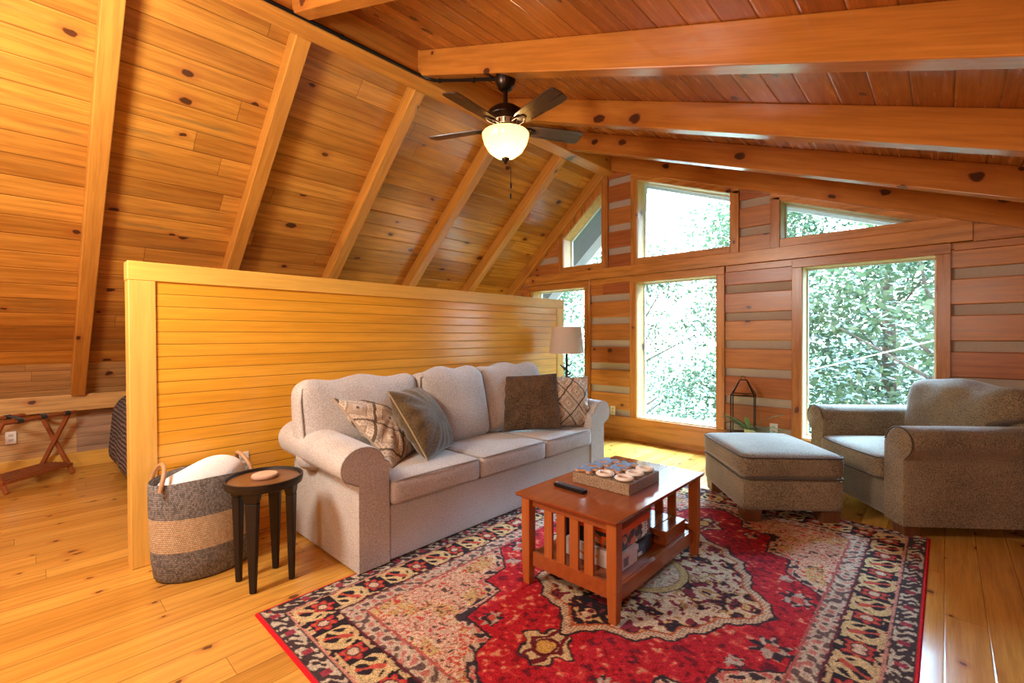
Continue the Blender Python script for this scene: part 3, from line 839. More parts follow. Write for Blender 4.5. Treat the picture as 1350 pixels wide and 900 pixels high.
MB().box(-0.1425, 0.1425, -0.168, 0.168, 0.078, 0.112).build('lid', M_orange, t, bevel=0.004)
b = MB()
for k in range(5):
    b.box(0.1395, 0.142, 0.068 + 0.012 * (k % 2), 0.082 + 0.016 * ((k + 1) % 2), 0.008 + 0.015 * k, 0.019 + 0.015 * k)
    b.box(0.1395, 0.142, 0.108, 0.128 + 0.01 * (k % 2), 0.010 + 0.014 * k, 0.018 + 0.014 * k)
b.box(0.1395, 0.142, 0.092, 0.100, 0.01, 0.072)
tag(b.build('white_lettering', M_white, t), 'blocky white lettering on the end')
tag(MB().box(-0.1405, -0.02, -0.170, -0.1645, 0.005, 0.078).build('dark_panel', M_black, t), 'black striped panel')
t = thing('game_box', 'slim blue game box standing at the left of the pile', 'game box', (-1.485, 2.03, ZS), math.radians(4), 'games on the coffee table shelf')
MB().box(-0.018, 0.018, -0.085, 0.085, 0.0, 0.215).build('carton', M_bluebox, t, bevel=0.002)
MB().box(-0.0185, 0.0185, -0.086, 0.086, 0.0, 0.05).build('label_band', M_black, t)
t = thing('wooden_box', 'flat cherry wood games box with glossy lid on the lower shelf', 'box', (-1.235, 2.497, ZS), 0)
MB().box(-0.14, 0.14, -0.122, 0.122, 0.0, 0.060).build('body', M_cherry, t, bevel=0.003)
MB().box(-0.142, 0.065, -0.124, 0.124, 0.0605, 0.080).build('lid', M_cherry, t, bevel=0.003)
MB().box(0.068, 0.142, -0.124, 0.124, 0.0605, 0.080).build('lid', M_cherry, t, bevel=0.003)
b = MB()
for z in (0.026, 0.038): b.box(0.05, 0.10, -0.1235, -0.1195, z, z + 0.005)
tag(b.build('handle', M_black, t), 'black slot handle')

# ================================================================== RUG
RX0, RX1, RY0, RY1 = -2.352, -0.066, 0.733, 3.948
RW, RL_ = RX1 - RX0, RY1 - RY0
def vnoise(x, y, s, seed):
    r = np.random.default_rng(seed); g = r.random((96, 96))
    X = x / s; Y = y / s; xi = np.floor(X).astype(int); yi = np.floor(Y).astype(int); fx = X - xi; fy = Y - yi
    fx = fx * fx * (3 - 2 * fx); fy = fy * fy * (3 - 2 * fy)
    G = lambda a, b: g[a % 96, b % 96]
    return (G(xi, yi) * (1 - fx) + G(xi + 1, yi) * fx) * (1 - fy) + (G(xi, yi + 1) * (1 - fx) + G(xi + 1, yi + 1) * fx) * fy
def sdpoly(px, py, poly):
    """signed distance (negative inside) to a polygon"""
    d = np.full(px.shape, 1e9); ins = np.zeros(px.shape, bool)
    n = len(poly)
    for i in range(n):
        ax, ay = poly[i]; bx, by = poly[(i + 1) % n]
        ex, ey = bx - ax, by - ay
        t = np.clip(((px - ax) * ex + (py - ay) * ey) / (ex * ex + ey * ey + 1e-12), 0, 1)
        d = np.minimum(d, np.hypot(px - ax - t * ex, py - ay - t * ey))
        cnd = ((ay > py) != (by > py)) & (px < (bx - ax) * (py - ay) / (by - ay + 1e-12) + ax)
        ins ^= cnd
    return np.where(ins, -d, d)
def rug_pattern(U, V):
    c = lambda *k: np.array(k)
    CREAM, GOLD, RED, DARK = c(.60, .46, .29), c(.50, .30, .09), c(.42, .012, .022), c(.022, .014, .018)
    PINK, ORNG, GREY, MAR, BRED = c(.58, .30, .22), c(.60, .14, .04), c(.40, .35, .28), c(.20, .02, .03), c(.68, .012, .02)
    N = U.shape
    col = np.tile(CREAM, (N[0], 1)).astype(float)
    sx = np.where(U < RW / 2, -1, 1)
    dx = np.abs(U - RW / 2); dy = np.abs(V - RL_ / 2)
    j1 = (vnoise(U, V, .03, 1) - .5); j2 = (vnoise(U, V, .03, 2) - .5)
    wx, wy = dx + j1 * .022, dy + j2 * .022
    e = np.minimum(np.minimum(U, RW - U), np.minimum(V, RL_ - V))
    ew = e + j1 * .010
    horiz = np.minimum(V, RL_ - V) < np.minimum(U, RW - U)
    s = np.where(horiz, dx, dy)                       # runs along the border, mirrored about the middle
    def put(m, k): col[m] = k
    n1, n2, n3 = vnoise(wx, wy, .05, 3), vnoise(wx, wy, .025, 4), vnoise(wx, wy, .10, 5)
    # ---- field outside the red shape
    sw = vnoise(wx, wy, .022, 6) + .5 * vnoise(wx, wy, .011, 7)
    put(e >= 0, CREAM)
    gold = n3 > .56; put(gold, c(.52, .36, .15))
    pk = (n3 < .45); put(pk, c(.58, .39, .27))
    put((sw > .84) & (sw < .98), c(.50, .06, .05)); put((sw > 1.02), c(.58, .45, .32)); put((sw < .42), c(.30, .10, .07)); put(sw < .33, c(.09, .06, .05))
    redp = [(-2, -2), (.78, -2), (.78, 0), (.77, .35), (.58, .50), (.56, .67), (.43, .69), (.40, .95), (.21, .97), (.18, 1.09), (.06, 1.18), (0, 1.19), (-2, 1.19)]
    dr = sdpoly(wx, wy, redp); dr0 = sdpoly(dx + j1 * .01, dy + j2 * .01, redp)
    m = (dr > 0) & (dr < .045); put(m, c(.52, .40, .28)); put(m & (n2 > .55), DARK * 2); put(m & (n2 < .3), c(.5, .12, .1))
    m = dr0 < .006; put(m, DARK * 1.5)
    m = dr0 < -.006
    put(m, RED); rn = vnoise(U, V, .02, 9) + .6 * vnoise(U, V, .06, 10)
    put(m & (rn < .55), RED * .62); put(m & (rn < .42), c(.14, .01, .02)); put(m & (rn > 1.05), c(.56, .05, .04)); put(m & (rn > 1.24), c(.62, .26, .15))
    # small flower rosettes on the red
    for (fx, fy, fr) in ((.69, .24, .085), (.30, .88, .055), (.60, .42, .045)):
        q = np.hypot(wx - fx, wy - fy); an = np.arctan2(wy - fy, wx - fx)
        rr_ = fr * (.8 + .2 * np.cos(an * 8))
        mm = q < rr_; put(mm, np.array((.42, .32, .24))); put(mm & (n2 > .5), DARK * 1.6); put(mm & (q < fr * .35), c(.5, .08, .06)); put(mm & (q < fr * .5) & (n2 < .35), GREY)
    # palmettes on the long axis
    py, pxx = wy - .84, wx
    hw = .105 * np.clip(1.0 - np.abs(py - .015) / .125, 0, 1) ** .55 * (1 + .25 * np.cos(py * 60))
    mm = (pxx < hw) & (np.abs(py) < .13); put((pxx < hw + .016) & (np.abs(py) < .142), DARK * 1.3); put(mm, c(.56, .42, .22))
    put(mm & (np.abs(pxx - hw * .55) < .012), MAR * .7); put(mm & (np.hypot(pxx, (py - .02) * .8) < .035), c(.56, .33, .08)); put(mm & (np.abs(np.hypot(pxx, (py - .02) * .8) - .042) < .008), MAR * .6)
    # ---- medallion
    med = [(-2, -2), (.64, -2), (.64, 0), (.60, .10), (.49, .20), (.45, .33), (.40, .37), (.38, .46), (.29, .50), (.26, .57), (.12, .60), (.06, .66), (0, .75), (-2, .75)]
    dm = sdpoly(dx + j1 * .014, dy + j2 * .014, med)
    put(dm < .012, DARK * 1.3)
    m = dm < 0; put(m, c(.58, .44, .28))
    lace = np.sin((dx * .8 - dy) * 2 * np.pi / .026) * np.sin((dx + dy * .9) * 2 * np.pi / .03) * 1.6
    put(m & (lace > .55), c(.25, .09, .06)); put((dm < -.034) & (dm > -.046), ORNG * .7)
    m = dm < -.044
    put(m, DARK)
    b1 = vnoise(wx * 1.0, wy, .048, 21) + .6 * vnoise(wx, wy, .02, 22)
    put(m & (b1 > .80), c(.56, .36, .13)); put(m & (b1 > .92), c(.58, .44, .28)); put(m & (b1 > .80) & (n2 > .68), MAR)
    put(m & (b1 < .34), c(.16, .03, .04)); put(m & (b1 > .74) & (b1 < .80), MAR * .8)
    big = (np.hypot((dx - .33) * 1.0, (dy - .16)) < .15) & m
    put(big & (n1 > .42), c(.56, .43, .28)); put(big & (n2 > .62), MAR); put(big & (n2 < .22), c(.40, .22, .08))
    q = np.hypot(dx * 1.0, dy)
    put(q < .235, DARK * 1.2); put(q < .228, c(.50, .34, .13)); put(q < .19, c(.33, .20, .09)); put(q < .182, c(.56, .44, .30))
    put((q < .18) & (n2 > .6), c(.42, .33, .24)); put((q < .18) & (n2 < .2), c(.34, .12, .09)); put(q < .05, c(.30, .06, .05)); put(q < .028, CREAM)
    # ---- borders
    bz = ew < .375
    put(bz & (ew > .27), c(.50, .40, .29)); m = bz & (ew > .27)
    k = np.sin(s * 2 * np.pi / .085) * np.cos((e - .32) * 2 * np.pi / .085) + (n2 - .5) * 1.6
    put(m & (k > .35), c(.13, .08, .07)); put(m & (k < -.55), c(.46, .16, .13)); put(m & (np.abs(ew - .368) < .006), c(.40, .10, .08))
    put((ew <= .28) & (ew > .268), c(.10, .02, .025))
    m = (ew <= .268) & (ew > .108); put(m, DARK)
    P = .27; ph = (s + .05) % P; tt = (e - .188)
    q = np.hypot(ph - P * .25, tt); an = np.arctan2(tt, ph - P * .25)
    rr_ = .058 * (.82 + .18 * np.cos(an * 6))
    q2, a2 = q + j1 * .012, an
    mf = m & (q2 < rr_); put(mf, c(.48, .035, .04)); put(mf & (q2 < rr_ * .8) & (np.cos(an * 6) > .45), ORNG * .8); put(mf & (q2 < .03), c(.10, .03, .03)); put(mf & (q2 < .022), c(.56, .42, .28))
    # paired scrolls
    ph2 = ph - P * .74
    sc_ = np.abs(np.abs(ph2 + tt * .45) - .040 + .022 * np.sin(tt * 60)) + j2 * .010
    ms = m & (np.abs(ph2) < .088) & (np.abs(tt) < .072)
    put(ms & (sc_ < .019), c(.58, .43, .20)); put(ms & (np.abs(ph2 + tt * .6) < .012 + .006 * np.sin(tt * 70)), c(.50, .08, .05))
    ms2 = m & (np.abs(np.hypot(ph2, tt * 1.1) - .076) < .011 + j1 * .01); put(ms2, c(.57, .42, .20))
    spr = m & (np.abs(tt) > .055) & (n2 > .62) & (q2 > rr_); put(spr, c(.52, .36, .18))
    k = k
    put((ew <= .112) & (ew > .100), c(.50, .22, .16))
    m = (ew <= .100); put(m, c(.055, .035, .035))
    k = np.sin(s * 2 * np.pi / .05 + 2.2 * np.sin(e * 2 * np.pi / .06)) * np.cos((e - .057) * 2 * np.pi / .11) + (n2 - .5) * 2.2
    put(m & (k > .15) & (e > .022) & (e < .092), c(.50, .42, .30)); put(m & (np.cos(s * 2 * np.pi / .174) > .82) & (np.abs(e - .058) < .022), c(.30, .04, .06))
    fl_ = .82 + .36 * vnoise(U, V, .012, 30)
    col *= fl_[:, None]
    put(e < .012, BRED)
    return col
nx, ny = 400, 560
gu = np.linspace(0, RW, nx + 1); gv = np.linspace(0, RL_, ny + 1)
UU, VV = np.meshgrid(gu, gv); Uf, Vf = UU.ravel(), VV.ravel()
ZR = 0.012
hz = 0.0012 * (rng.random(len(Uf)) - .5)
ed = np.minimum(np.minimum(Uf, RW - Uf), np.minimum(Vf, RL_ - Vf))
top = np.stack([Uf - RW / 2, Vf - RL_ / 2, np.where(ed < 1e-6, 0.001, ZR + np.where(ed < .012, -.002, hz))], 1)
me = bpy.data.meshes.new('rug')
idx = np.arange((nx + 1) * (ny + 1)).reshape(ny + 1, nx + 1)
quads = np.stack([idx[:-1, :-1], idx[:-1, 1:], idx[1:, 1:], idx[1:, :-1]], -1).reshape(-1, 4)
me.from_pydata(top.tolist(), [], quads.tolist()); me.update()
rug = bpy.data.objects.new('rug', me); COL.objects.link(rug)
rug.location = ((RX0 + RX1) / 2, (RY0 + RY1) / 2, 0.0)
me.materials.append(vcol('wool_rug', 0.97, 190, 0.5, 0.8, 0.006))
set_pattern(rug, rug_pattern(Uf, Vf))
sol = rug.modifiers.new('thick', 'SOLIDIFY'); sol.thickness = 0.006; sol.offset = -1
tag(rug, 'red and black oriental rug with cream medallion and red bound edge on the floor', 'rug')
# ================================================================== LAUNDRY BASKET + STOOL
def basket_mat():
    t = NT('woven_rope'); P = t.obj()
    s = t.n('ShaderNodeSeparateXYZ', {0: P})
    an = t.M('ARCTAN2', s.outputs[1], s.outputs[0])
    row = t.M('MULTIPLY', s.outputs[2], 95.0)
    st = t.M('ADD', t.M('MULTIPLY', an, 26.0), t.M('MULTIPLY', t.M('FLOOR', row), 0.5))
    cell = t.comb(t.M('FLOOR', st), t.M('FLOOR', row))
    r = t.n('ShaderNodeTexWhiteNoise', {'Vector': cell}, noise_dimensions='2D').outputs[0]
    h = t.M('MULTIPLY', t.M('SINE', t.M('MULTIPLY', t.M('FRACT', row), PI)), t.M('SINE', t.M('MULTIPLY', t.M('FRACT', st), PI)))
    cream = t.M('MULTIPLY', t.M('GREATER_THAN', s.outputs[2], 0.168), t.M('LESS_THAN', s.outputs[2], 0.345))
    grey = t.mix(r, (0.15, 0.145, 0.14), (0.34, 0.33, 0.315))
    crm = t.mix(r, (0.58, 0.43, 0.26), (0.74, 0.60, 0.40))
    col = t.mix(cream, grey, crm)
    stitch = t.M('MULTIPLY', t.M('GREATER_THAN', t.M('FRACT', t.M('MULTIPLY', an, 3.2)), 0.965), t.M('GREATER_THAN', s.outputs[2], 0.35))
    col = t.mix(t.M('MULTIPLY', stitch, 0.45), col, (0.5, 0.47, 0.43))
    col = t.mix(1.0, col, t.mix(h, (0.55, 0.55, 0.55), (1.1, 1.1, 1.1)), 'MULTIPLY')
    t.pbr(col, 0.9, t.bump(h, 0.7, 0.004), 0.2)
    return t.mat
bc = (-3.075, 0.70)
t = thing('laundry_basket', 'oval grey and cream woven laundry basket with leather handles beside the partition', 'basket', (bc[0], bc[1], 0))
M_rope = basket_mat()
prof = [(0.001, 0.0), (0.90, 0.0), (0.97, 0.02), (1.02, 0.12), (1.04, 0.25), (1.06, 0.40), (1.06, 0.53), (1.045, 0.538), (1.03, 0.53), (1.02, 0.30), (0.96, 0.05), (0.001, 0.04)]
b = MB().lathe(prof, n=56, sx=0.175, sy=0.238)
for i, v in enumerate(b.v):        # the rim dips at the ends of the oval
    if v[2] > 0.35: b.v[i] = (v[0], v[1], v[2] + (0.010 * math.cos(2 * math.atan2(v[1], v[0]))) * (v[2] - 0.35) / 0.18)
b.build('woven_body', M_rope, t)
M_leather = plain('tan_leather', (0.44, 0.25, 0.12), 0.5)
for s in (-1, 1):
    pts = []
    for k in range(13):
        a = PI * k / 12
        pts.append((0.125 * math.cos(a), s * (0.20 - 0.035 * math.sin(a) + 0.02), 0.50 + 0.115 * math.sin(a) ** 0.8))
    MB().tube(pts, 0.011, 8).build('handle', M_leather, t)
M_blanket = fabric('white_blanket', (0.74, 0.73, 0.72), (0.86, 0.85, 0.84), 120, 0.6, 8)
def bl(q, g):
    x, y, z = q
    return (x, y, z + 0.028 * math.sin(9 * y + 5 * x) * max(0, z) / 0.1 + 0.02 * math.sin(17 * x - 6 * y) * max(0, z) / 0.1 - 0.02 * (y / 0.2) ** 2 * (1 if z > 0 else 0) + 0.25 * x * (1 if z > 0 else 0) * -0.3)
b = MB().rbox((0.158, 0.222, 0.12), 0.08, 16, (0, 0, 0.045), bl)
for i, v in enumerate(b.v):
    q = math.hypot(v[0] / 0.160, v[1] / 0.222)
    if q > 1: b.v[i] = (v[0] / q, v[1] / q, v[2])
b.xf(Matrix.Translation((bc[0], bc[1], 0.435)))
tag(b.build('blanket', M_blanket), 'white folded blanket heaped inside the laundry basket', 'blanket')

sc0 = (-2.655, 0.882)
t = thing('side_table', 'small dark brown round tray table with four tapered legs beside the basket', 'side table', (sc0[0], sc0[1], 0))
M_tray = wood('walnut_tray', (0.16, 0.065, 0.022), (0.2, 0.085, 0.03), Y3, X3, None, None, 0, 0.3, 0.3, 0.4)
MB().lathe([(0.001, 0.515), (0.172, 0.515), (0.185, 0.522), (0.190, 0.545), (0.190, 0.562), (0.180, 0.562), (0.174, 0.546), (0.001, 0.544)], n=44).build('tray_rim', M_iron, t)
tag(MB().lathe([(0.001, 0.5442), (0.173, 0.5442), (0.173, 0.5475), (0.001, 0.5475)], n=44).build('tray_top', M_tray, t), 'brown wooden tray surface')
for (x, y) in ((-0.092, -0.10), (0.092, -0.088), (0.088, 0.104), (-0.098, 0.088)):
    a = math.atan2(y, x)
    b = MB().taper((0, 0, 0), 0.013, 0.015, (0, 0, 0.46), 0.020, 0.032).taper((0, 0, 0.46), 0.020, 0.032, (0, 0, 0.518), 0.024, 0.046)
    b.xf(Matrix.Translation((x, y, 0)) @ Matrix.Rotation(a, 4, 'Z'))
    b.build('leg', M_iron, t, bevel=0.006)
t = thing('coaster', 'pale wooden coaster block on the dark tray table', 'coaster', (sc0[0] - 0.02, sc0[1] + 0.01, 0.5475))
MB().lathe([(0.001, 0), (0.062, 0), (0.066, 0.004), (0.066, 0.015), (0.063, 0.019), (0.001, 0.019)], n=28).build('wood_disc', plain('coaster_wood', (0.46, 0.29, 0.19), 0.6), t)
tag(MB().lathe([(0.001, 0.0188), (0.060, 0.0188), (0.060, 0.0205), (0.001, 0.0205)], n=28).build('top_face', plain('coaster_face', (0.56, 0.38, 0.26), 0.6, var=0.3), t), 'paler end grain face')

# ================================================================== OTTOMAN
AX = math.radians(43.25 - 4.0)
t = thing('ottoman', 'tan tweed ottoman with piped top in front of the armchair', 'ottoman', (-0.998, 3.907, 0), AX)
def lift(q, g): return q
b = MB().rbox((0.336, 0.385, 0.115), 0.03, 8); b.xf(Matrix.Translation((0, 0, 0.205)))
b.build('base', M_chair, t)
b = MB().rbox((0.345, 0.393, 0.086), 0.055, 14, (0.010, 0.008, 0.022)); b.xf(Matrix.Translation((0, 0, 0.398)))
cu = b.build('cushion', M_chair, t)
def loop(hx, hy, r, z, n=6):
    pts = []
    for (sx, sy, a0) in ((1, 1, 0), (-1, 1, 90), (-1, -1, 180), (1, -1, 270)):
        for k in range(n + 1):
            a = math.radians(a0 + 90 * k / n)
            pts.append((sx * (hx - r) + r * math.cos(a), sy * (hy - r) + r * math.sin(a), z))
    return pts
for z in (0.462, 0.318): MB().tube(loop(0.345, 0.393, 0.06, z), 0.0055, 6, True).build('piping', M_chairpipe, cu)
for x in (-0.26, 0.26):
    for y in (-0.31, 0.31):
        MB().taper((x, y, 0.012), 0.055, 0.055, (x, y, 0.095), 0.062, 0.062).build('foot', M_dark_foot, t, bevel=0.004)

# ================================================================== ARMCHAIR
AXC = math.radians(43.25 - 4.6)
t = thing('armchair', 'wide tan tweed armchair with rolled arms by the gable window', 'armchair', (2.985 * 0.7284 - 3.41 * 0.6851, 2.985 * 0.6851 + 3.41 * 0.7283, 0), AXC)
HX = 0.455
b = MB().rbox((HX - 0.02, 0.43, 0.125), 0.02, 8); b.xf(Matrix.Translation((0.0, 0, 0.205))); b.build('base', M_chair, t)
for s in (-1, 1):
    prof = arm_profile(s * 0.525, s * 0.345, 0.715, s * 0.475, 0.112, 0.098, 0.515, 0.082)
    n = len(prof); xs = [-HX, -HX + 0.012, -HX + 0.04, -0.2, 0.1, HX - 0.04]
    vs = []; fs = []
    my = s * 0.44
    for i, x in enumerate(xs):
        k = 0.06 if i == 0 else (0.015 if i == 1 else 0.0)
        for (y, z) in prof: vs.append((x, y + (my - y) * k, z - (z - 0.3) * k * (1 if z > 0.3 else 0)))
    for i in range(len(xs) - 1):
        fs += [(i * n + j, i * n + (j + 1) % n, (i + 1) * n + (j + 1) % n, (i + 1) * n + j) for j in range(n)]
    fs += [tuple(range(n))[::-1], tuple((len(xs) - 1) * n + j for j in range(n))]
    a = MB().add(vs, fs, True).build('arm', M_chair, t)
    MB().tube([(-HX + 0.006, my + (y - my) * 0.985, z - 0.005) for (y, z) in prof[1:-2]], 0.005, 6).build('piping', M_chairpipe, a)
b = MB().rbox((0.075, 0.47, 0.37), 0.05, 8); b.xf(Matrix.Translation((HX - 0.075, 0, 0.46)) @ Matrix.Rotation(math.radians(4), 4, 'Y')); b.build('backrest', M_chair, t)
b = MB().rbox((0.36, 0.343, 0.083), 0.045, 14, (0.014, 0.0, 0.022)); b.xf(Matrix.Translation((-0.125, 0, 0.405)))
cu = b.build('seat_cushion', M_chair, t)
for z in (0.470, 0.335):
    q = [(0.1, -0.337, z), (-0.44, -0.340, z), (-0.48, -0.315, z)] + [(-0.487 - 0.010 * (1 - (k / 4 - 1) ** 2), -0.27 + 0.54 * k / 8, z) for k in range(9)] + [(-0.48, 0.315, z), (-0.44, 0.340, z), (0.1, 0.337, z)]
    MB().tube(q, 0.005, 6).build('piping', M_chairpipe, cu)
def bc_fn(q, g):
    x, y, z = q
    return (x + 0.012 * math.sin(9 * y + 2) * math.cos(6 * z) - 0.012 * math.sin(20 * y + 8 * z) * max(0, g[2]), y, z + 0.012 * math.sin(11 * y + 1) * max(0, z / 0.2) - 0.008 * (abs(y) / 0.45) ** 4 * (1 if z > 0 else 0))
b = MB().rbox((0.125, 0.445, 0.235), 0.075, 18, (0.05, 0.012, 0.012), bc_fn)
b.xf(Matrix.Translation((0.335, -0.03, 0.715)) @ Matrix.Rotation(math.radians(12), 4, 'Y'))
for i, v in enumerate(b.v):
    if v[2] < 0.76 and abs(v[1]) > 0.345:
        k = min(1, (0.76 - v[2]) / 0.05); b.v[i] = (v[0], v[1] + (math.copysign(0.345, v[1]) - v[1]) * k, v[2])
b.build('back_cushion', M_chair, t)
for x in (-HX + 0.08, HX - 0.08):
    for y in (-0.44, 0.44):
        MB().taper((x, y, 0.0), 0.05, 0.05, (x, y, 0.09), 0.058, 0.058).build('foot', M_dark_foot, t, bevel=0.004)

# ================================================================== LANTERN + PLANT by the wall
t = thing('plant_stand', 'low dark stand behind the ottoman', 'stand', (-1.44, 5.0, 0), 0)
MB().box(-0.24, 0.24, -0.15, 0.15, 0.27, 0.30).build('top', M_dark_foot, t, bevel=0.004)
for x in (-0.2, 0.2):
    for y in (-0.11, 0.11): MB().box(x - 0.018, x + 0.018, y - 0.018, y + 0.018, 0, 0.27).build('leg', M_dark_foot, t)
t = thing('lantern', 'dark metal geometric terrarium lantern against the log wall', 'lantern', (-1.505, 5.045, 0.30), math.radians(12))
a = 0.105; h1 = 0.40; h2 = 0.55
base = [(-a, -a, 0.008), (a, -a, 0.008), (a, a, 0.008), (-a, a, 0.008)]
topq = [(x, y, h1) for x, y, z in base]
for i in range(4):
    MB().tube([base[i], topq[i]], 0.006, 6).build('upright', M_bronze, t)
b = MB()
for i in range(4): b.tube([base[i], base[(i + 1) % 4]], 0.006, 6)
b.build('base_ring', M_bronze, t)
b = MB()
for i in range(4): b.tube([topq[i], topq[(i + 1) % 4]], 0.006, 6)
b.build('eave_ring', M_bronze, t)
b = MB()
ap = [(-0.03, 0, h2), (0.03, 0, h2)]
b.tube(ap, 0.006, 6)
for i, k in ((0, 0), (1, 1), (2, 1), (3, 0)): b.tube([topq[i], ap[k]], 0.006, 6)
b.tube([(0.02 * math.cos(q), 0.0, h2 + 0.02 + 0.02 * math.sin(q)) for q in [2 * PI * k / 14 for k in range(14)]], 0.003, 5, True)
b.build('roof_frame', M_bronze, t)
b = MB()
for i in range(4):
    p, q = base[i], base[(i + 1) % 4]
    b.add([p, q, topq[(i + 1) % 4], topq[i]], [(0, 1, 2, 3)])
b.build('glass_panels', M_glass, t)
b = MB().add([topq[1], topq[2], ap[1]], [(0, 1, 2)])
b.hexa([Vector(topq[1]) + Vector((0, 0.01, 0)), Vector(topq[2]) + Vector((0, -0.01, 0)), Vector(ap[1]), Vector(ap[1]) + Vector((0, 0.002, 0)),
        Vector(topq[1]) + Vector((0.006, 0.01, 0.006)), Vector(topq[2]) + Vector((0.006, -0.01, 0.006)), Vector(ap[1]) + Vector((0.006, 0, 0.006)), Vector(ap[1]) + Vector((0.006, 0.002, 0.006))])
b.build('roof_panel', M_bronze, t)
t = thing('potted_plant', 'green strappy leaved plant in a small pot by the lantern', 'plant', (-1.40, 4.895, 0.30), 0)
MB().lathe([(0.001, 0), (0.04, 0), (0.05, 0.04), (0.048, 0.085), (0.042, 0.085), (0.04, 0.06), (0.001, 0.06)], n=20).build('pot', plain('pale_green_pot', (0.45, 0.50, 0.25), 0.35), t)
t_ = NT('strap_leaf'); 
lc = t_.mix(t_.noise(t_.obj(), 25, 2), (0.03, 0.09, 0.03), (0.20, 0.34, 0.17))
t_.pbr(lc, 0.4)
rr = random.Random(11)
for k in range(13):
    az = rr.uniform(0, 6.28); ln = rr.uniform(0.18, 0.30); lift_ = rr.uniform(0.4, 1.3); w0 = rr.uniform(0.018, 0.028)
    if k < 4: az = math.radians(180 + 25 * (k - 1.5)); ln = 0.26; lift_ = 0.35 + 0.25 * k
    if k in (4, 5): az = math.radians(5 + 12 * (k - 4)); ln = 0.30; lift_ = 0.55
    vs = []; fs = []; M_ = 9
    for i in range(M_):
        s = i / (M_ - 1); d = ln * s
        z = 0.06 + d * lift_ - 1.6 * d * d * (0.6 + 0.4 * lift_)
        z = max(z, 0.02)
        wd = w0 * (0.35 + 1.4 * s * (1 - s) * 2) * (1 - s ** 6)
        cxx, cyy = d * math.cos(az), d * math.sin(az)
        if cyy > 0.03: cyy = 0.03
        nx_, ny_ = -math.sin(az), math.cos(az)
        vs += [(cxx + nx_ * wd, cyy + ny_ * wd, z + 0.004), (cxx, cyy, z), (cxx - nx_ * wd, cyy - ny_ * wd, z + 0.004)]
    for i in range(M_ - 1):
        fs += [(3 * i, 3 * i + 1, 3 * i + 4, 3 * i + 3), (3 * i + 1, 3 * i + 2, 3 * i + 5, 3 * i + 4)]
    lf = MB().add(vs, fs, True).build('leaf', t_.mat, t)
    sm_ = lf.modifiers.new('thick', 'SOLIDIFY'); sm_.thickness = 0.0015

# ================================================================== LUGGAGE RACK + BED
t = thing('luggage_rack', 'folding red brown luggage rack with black webbing straps by the knee wall', 'luggage rack', (-6.12, 0.34, 0), math.atan2(-0.728, 0.685))
# local x runs along the rack towards the viewer, local y across it (0 .. -0.32 is towards the wall)
LEN = 0.62; WD = 0.32
# across direction: camera right = (0.728, 0.685); local y = rotate x by +90
for x in (0.02, LEN - 0.02):
    for (ya, yb, dx_) in ((0.0, -WD, 0.0), (-WD, 0.0, 0.028)):
        MB().bar((x + dx_, ya, 0.005), (x + dx_, yb, 0.60), 0.024, 0.036, (0, 1, 0)).build('leg', M_rack, t, bevel=0.004)
for y in (0.0, -WD):
    MB().tube([(-0.01, y, 0.595), (LEN + 0.01, y, 0.595)], 0.017, 8).build('top_rail', M_rack, t)
for y in (-0.03, -WD + 0.03):
    MB().box(0, LEN, y - 0.012, y + 0.012, 0.075, 0.105).build('shelf_rail', M_rack, t, bevel=0.003)
for k in range(6):
    y = -0.055 - k * 0.042
    MB().box(0.0, LEN, y - 0.010, y + 0.010, 0.10, 0.114).build('shelf_slat', M_rack, t, bevel=0.002)
M_web = fabric('black_webbing', (0.012, 0.012, 0.012), (0.03, 0.03, 0.03), 300, 0.4)
for x in (0.08, 0.30, 0.50):
    pts = []
    for k in range(9):
        s = k / 8; pts.append((x, -WD * s, 0.612 - 0.03 * math.sin(PI * s)))
    b = MB()
    for p, q in zip(pts[:-1], pts[1:]): b.bar(p, q, 0.05, 0.003, (0, 0, 1))
    for y in (0.0, -WD):
        b.lathe([(0.0185, -0.025), (0.0215, -0.025), (0.0215, 0.025), (0.0185, 0.025)], n=14, cap=False, c=(0, 0, 0))
        n0 = len(b.v) - 4 * 14
        b.xf(Matrix.Translation((x, y, 0.595)) @ Matrix.Rotation(PI / 2, 4, 'Y'), n0)
    b.build('strap', M_web, t)

t = thing('bed', 'bed with ridged grey mauve quilt behind the pine partition', 'bed', (-5.24, 1.65, 0))
MB().rbox((0.88, 0.95, 0.22), 0.05, 6).xf(Matrix.Translation((0, 0.02, 0.34))).build('mattress', M_white, t)
for x in (-0.85, 0.85):
    for y in (-0.85, 0.85): MB().box(x - 0.03, x + 0.03, y - 0.03, y + 0.03, 0, 0.14).build('leg', M_dark_foot, t)
t_ = NT('ridged_quilt'); P = t_.obj(); s = t_.n('ShaderNodeSeparateXYZ', {0: P})
wv = t_.M('SINE', t_.M('ADD', t_.M('MULTIPLY', t_.M('ADD', s.outputs[2], t_.M('MULTIPLY', s.outputs[1], 0.8)), 150.0), t_.M('MULTIPLY', t_.noise(P, 12, 2), 7.0)))
t_.pbr(t_.mix(t_.sstep(wv, -0.8, 0.9), (0.085, 0.072, 0.075), (0.21, 0.17, 0.165)), 0.9, t_.bump(wv, 0.8, 0.01), 0.2)
def qf(q, g):
    x, y, z = q
    k = max(0, (0.37 - z) / 0.75)
    return (x * (1 + 0.06 * k) + 0.02 * math.sin(9 * y) * k, y * (1 + 0.05 * k) + 0.012 * math.sin(11 * x) * k, z)
b = MB().rbox((0.95, 1.03, 0.375), 0.20, 18, (0, 0, 0.02), qf); b.xf(Matrix.Translation((0, 0.0, 0.385)))
b.build('quilt', t_.mat, t)

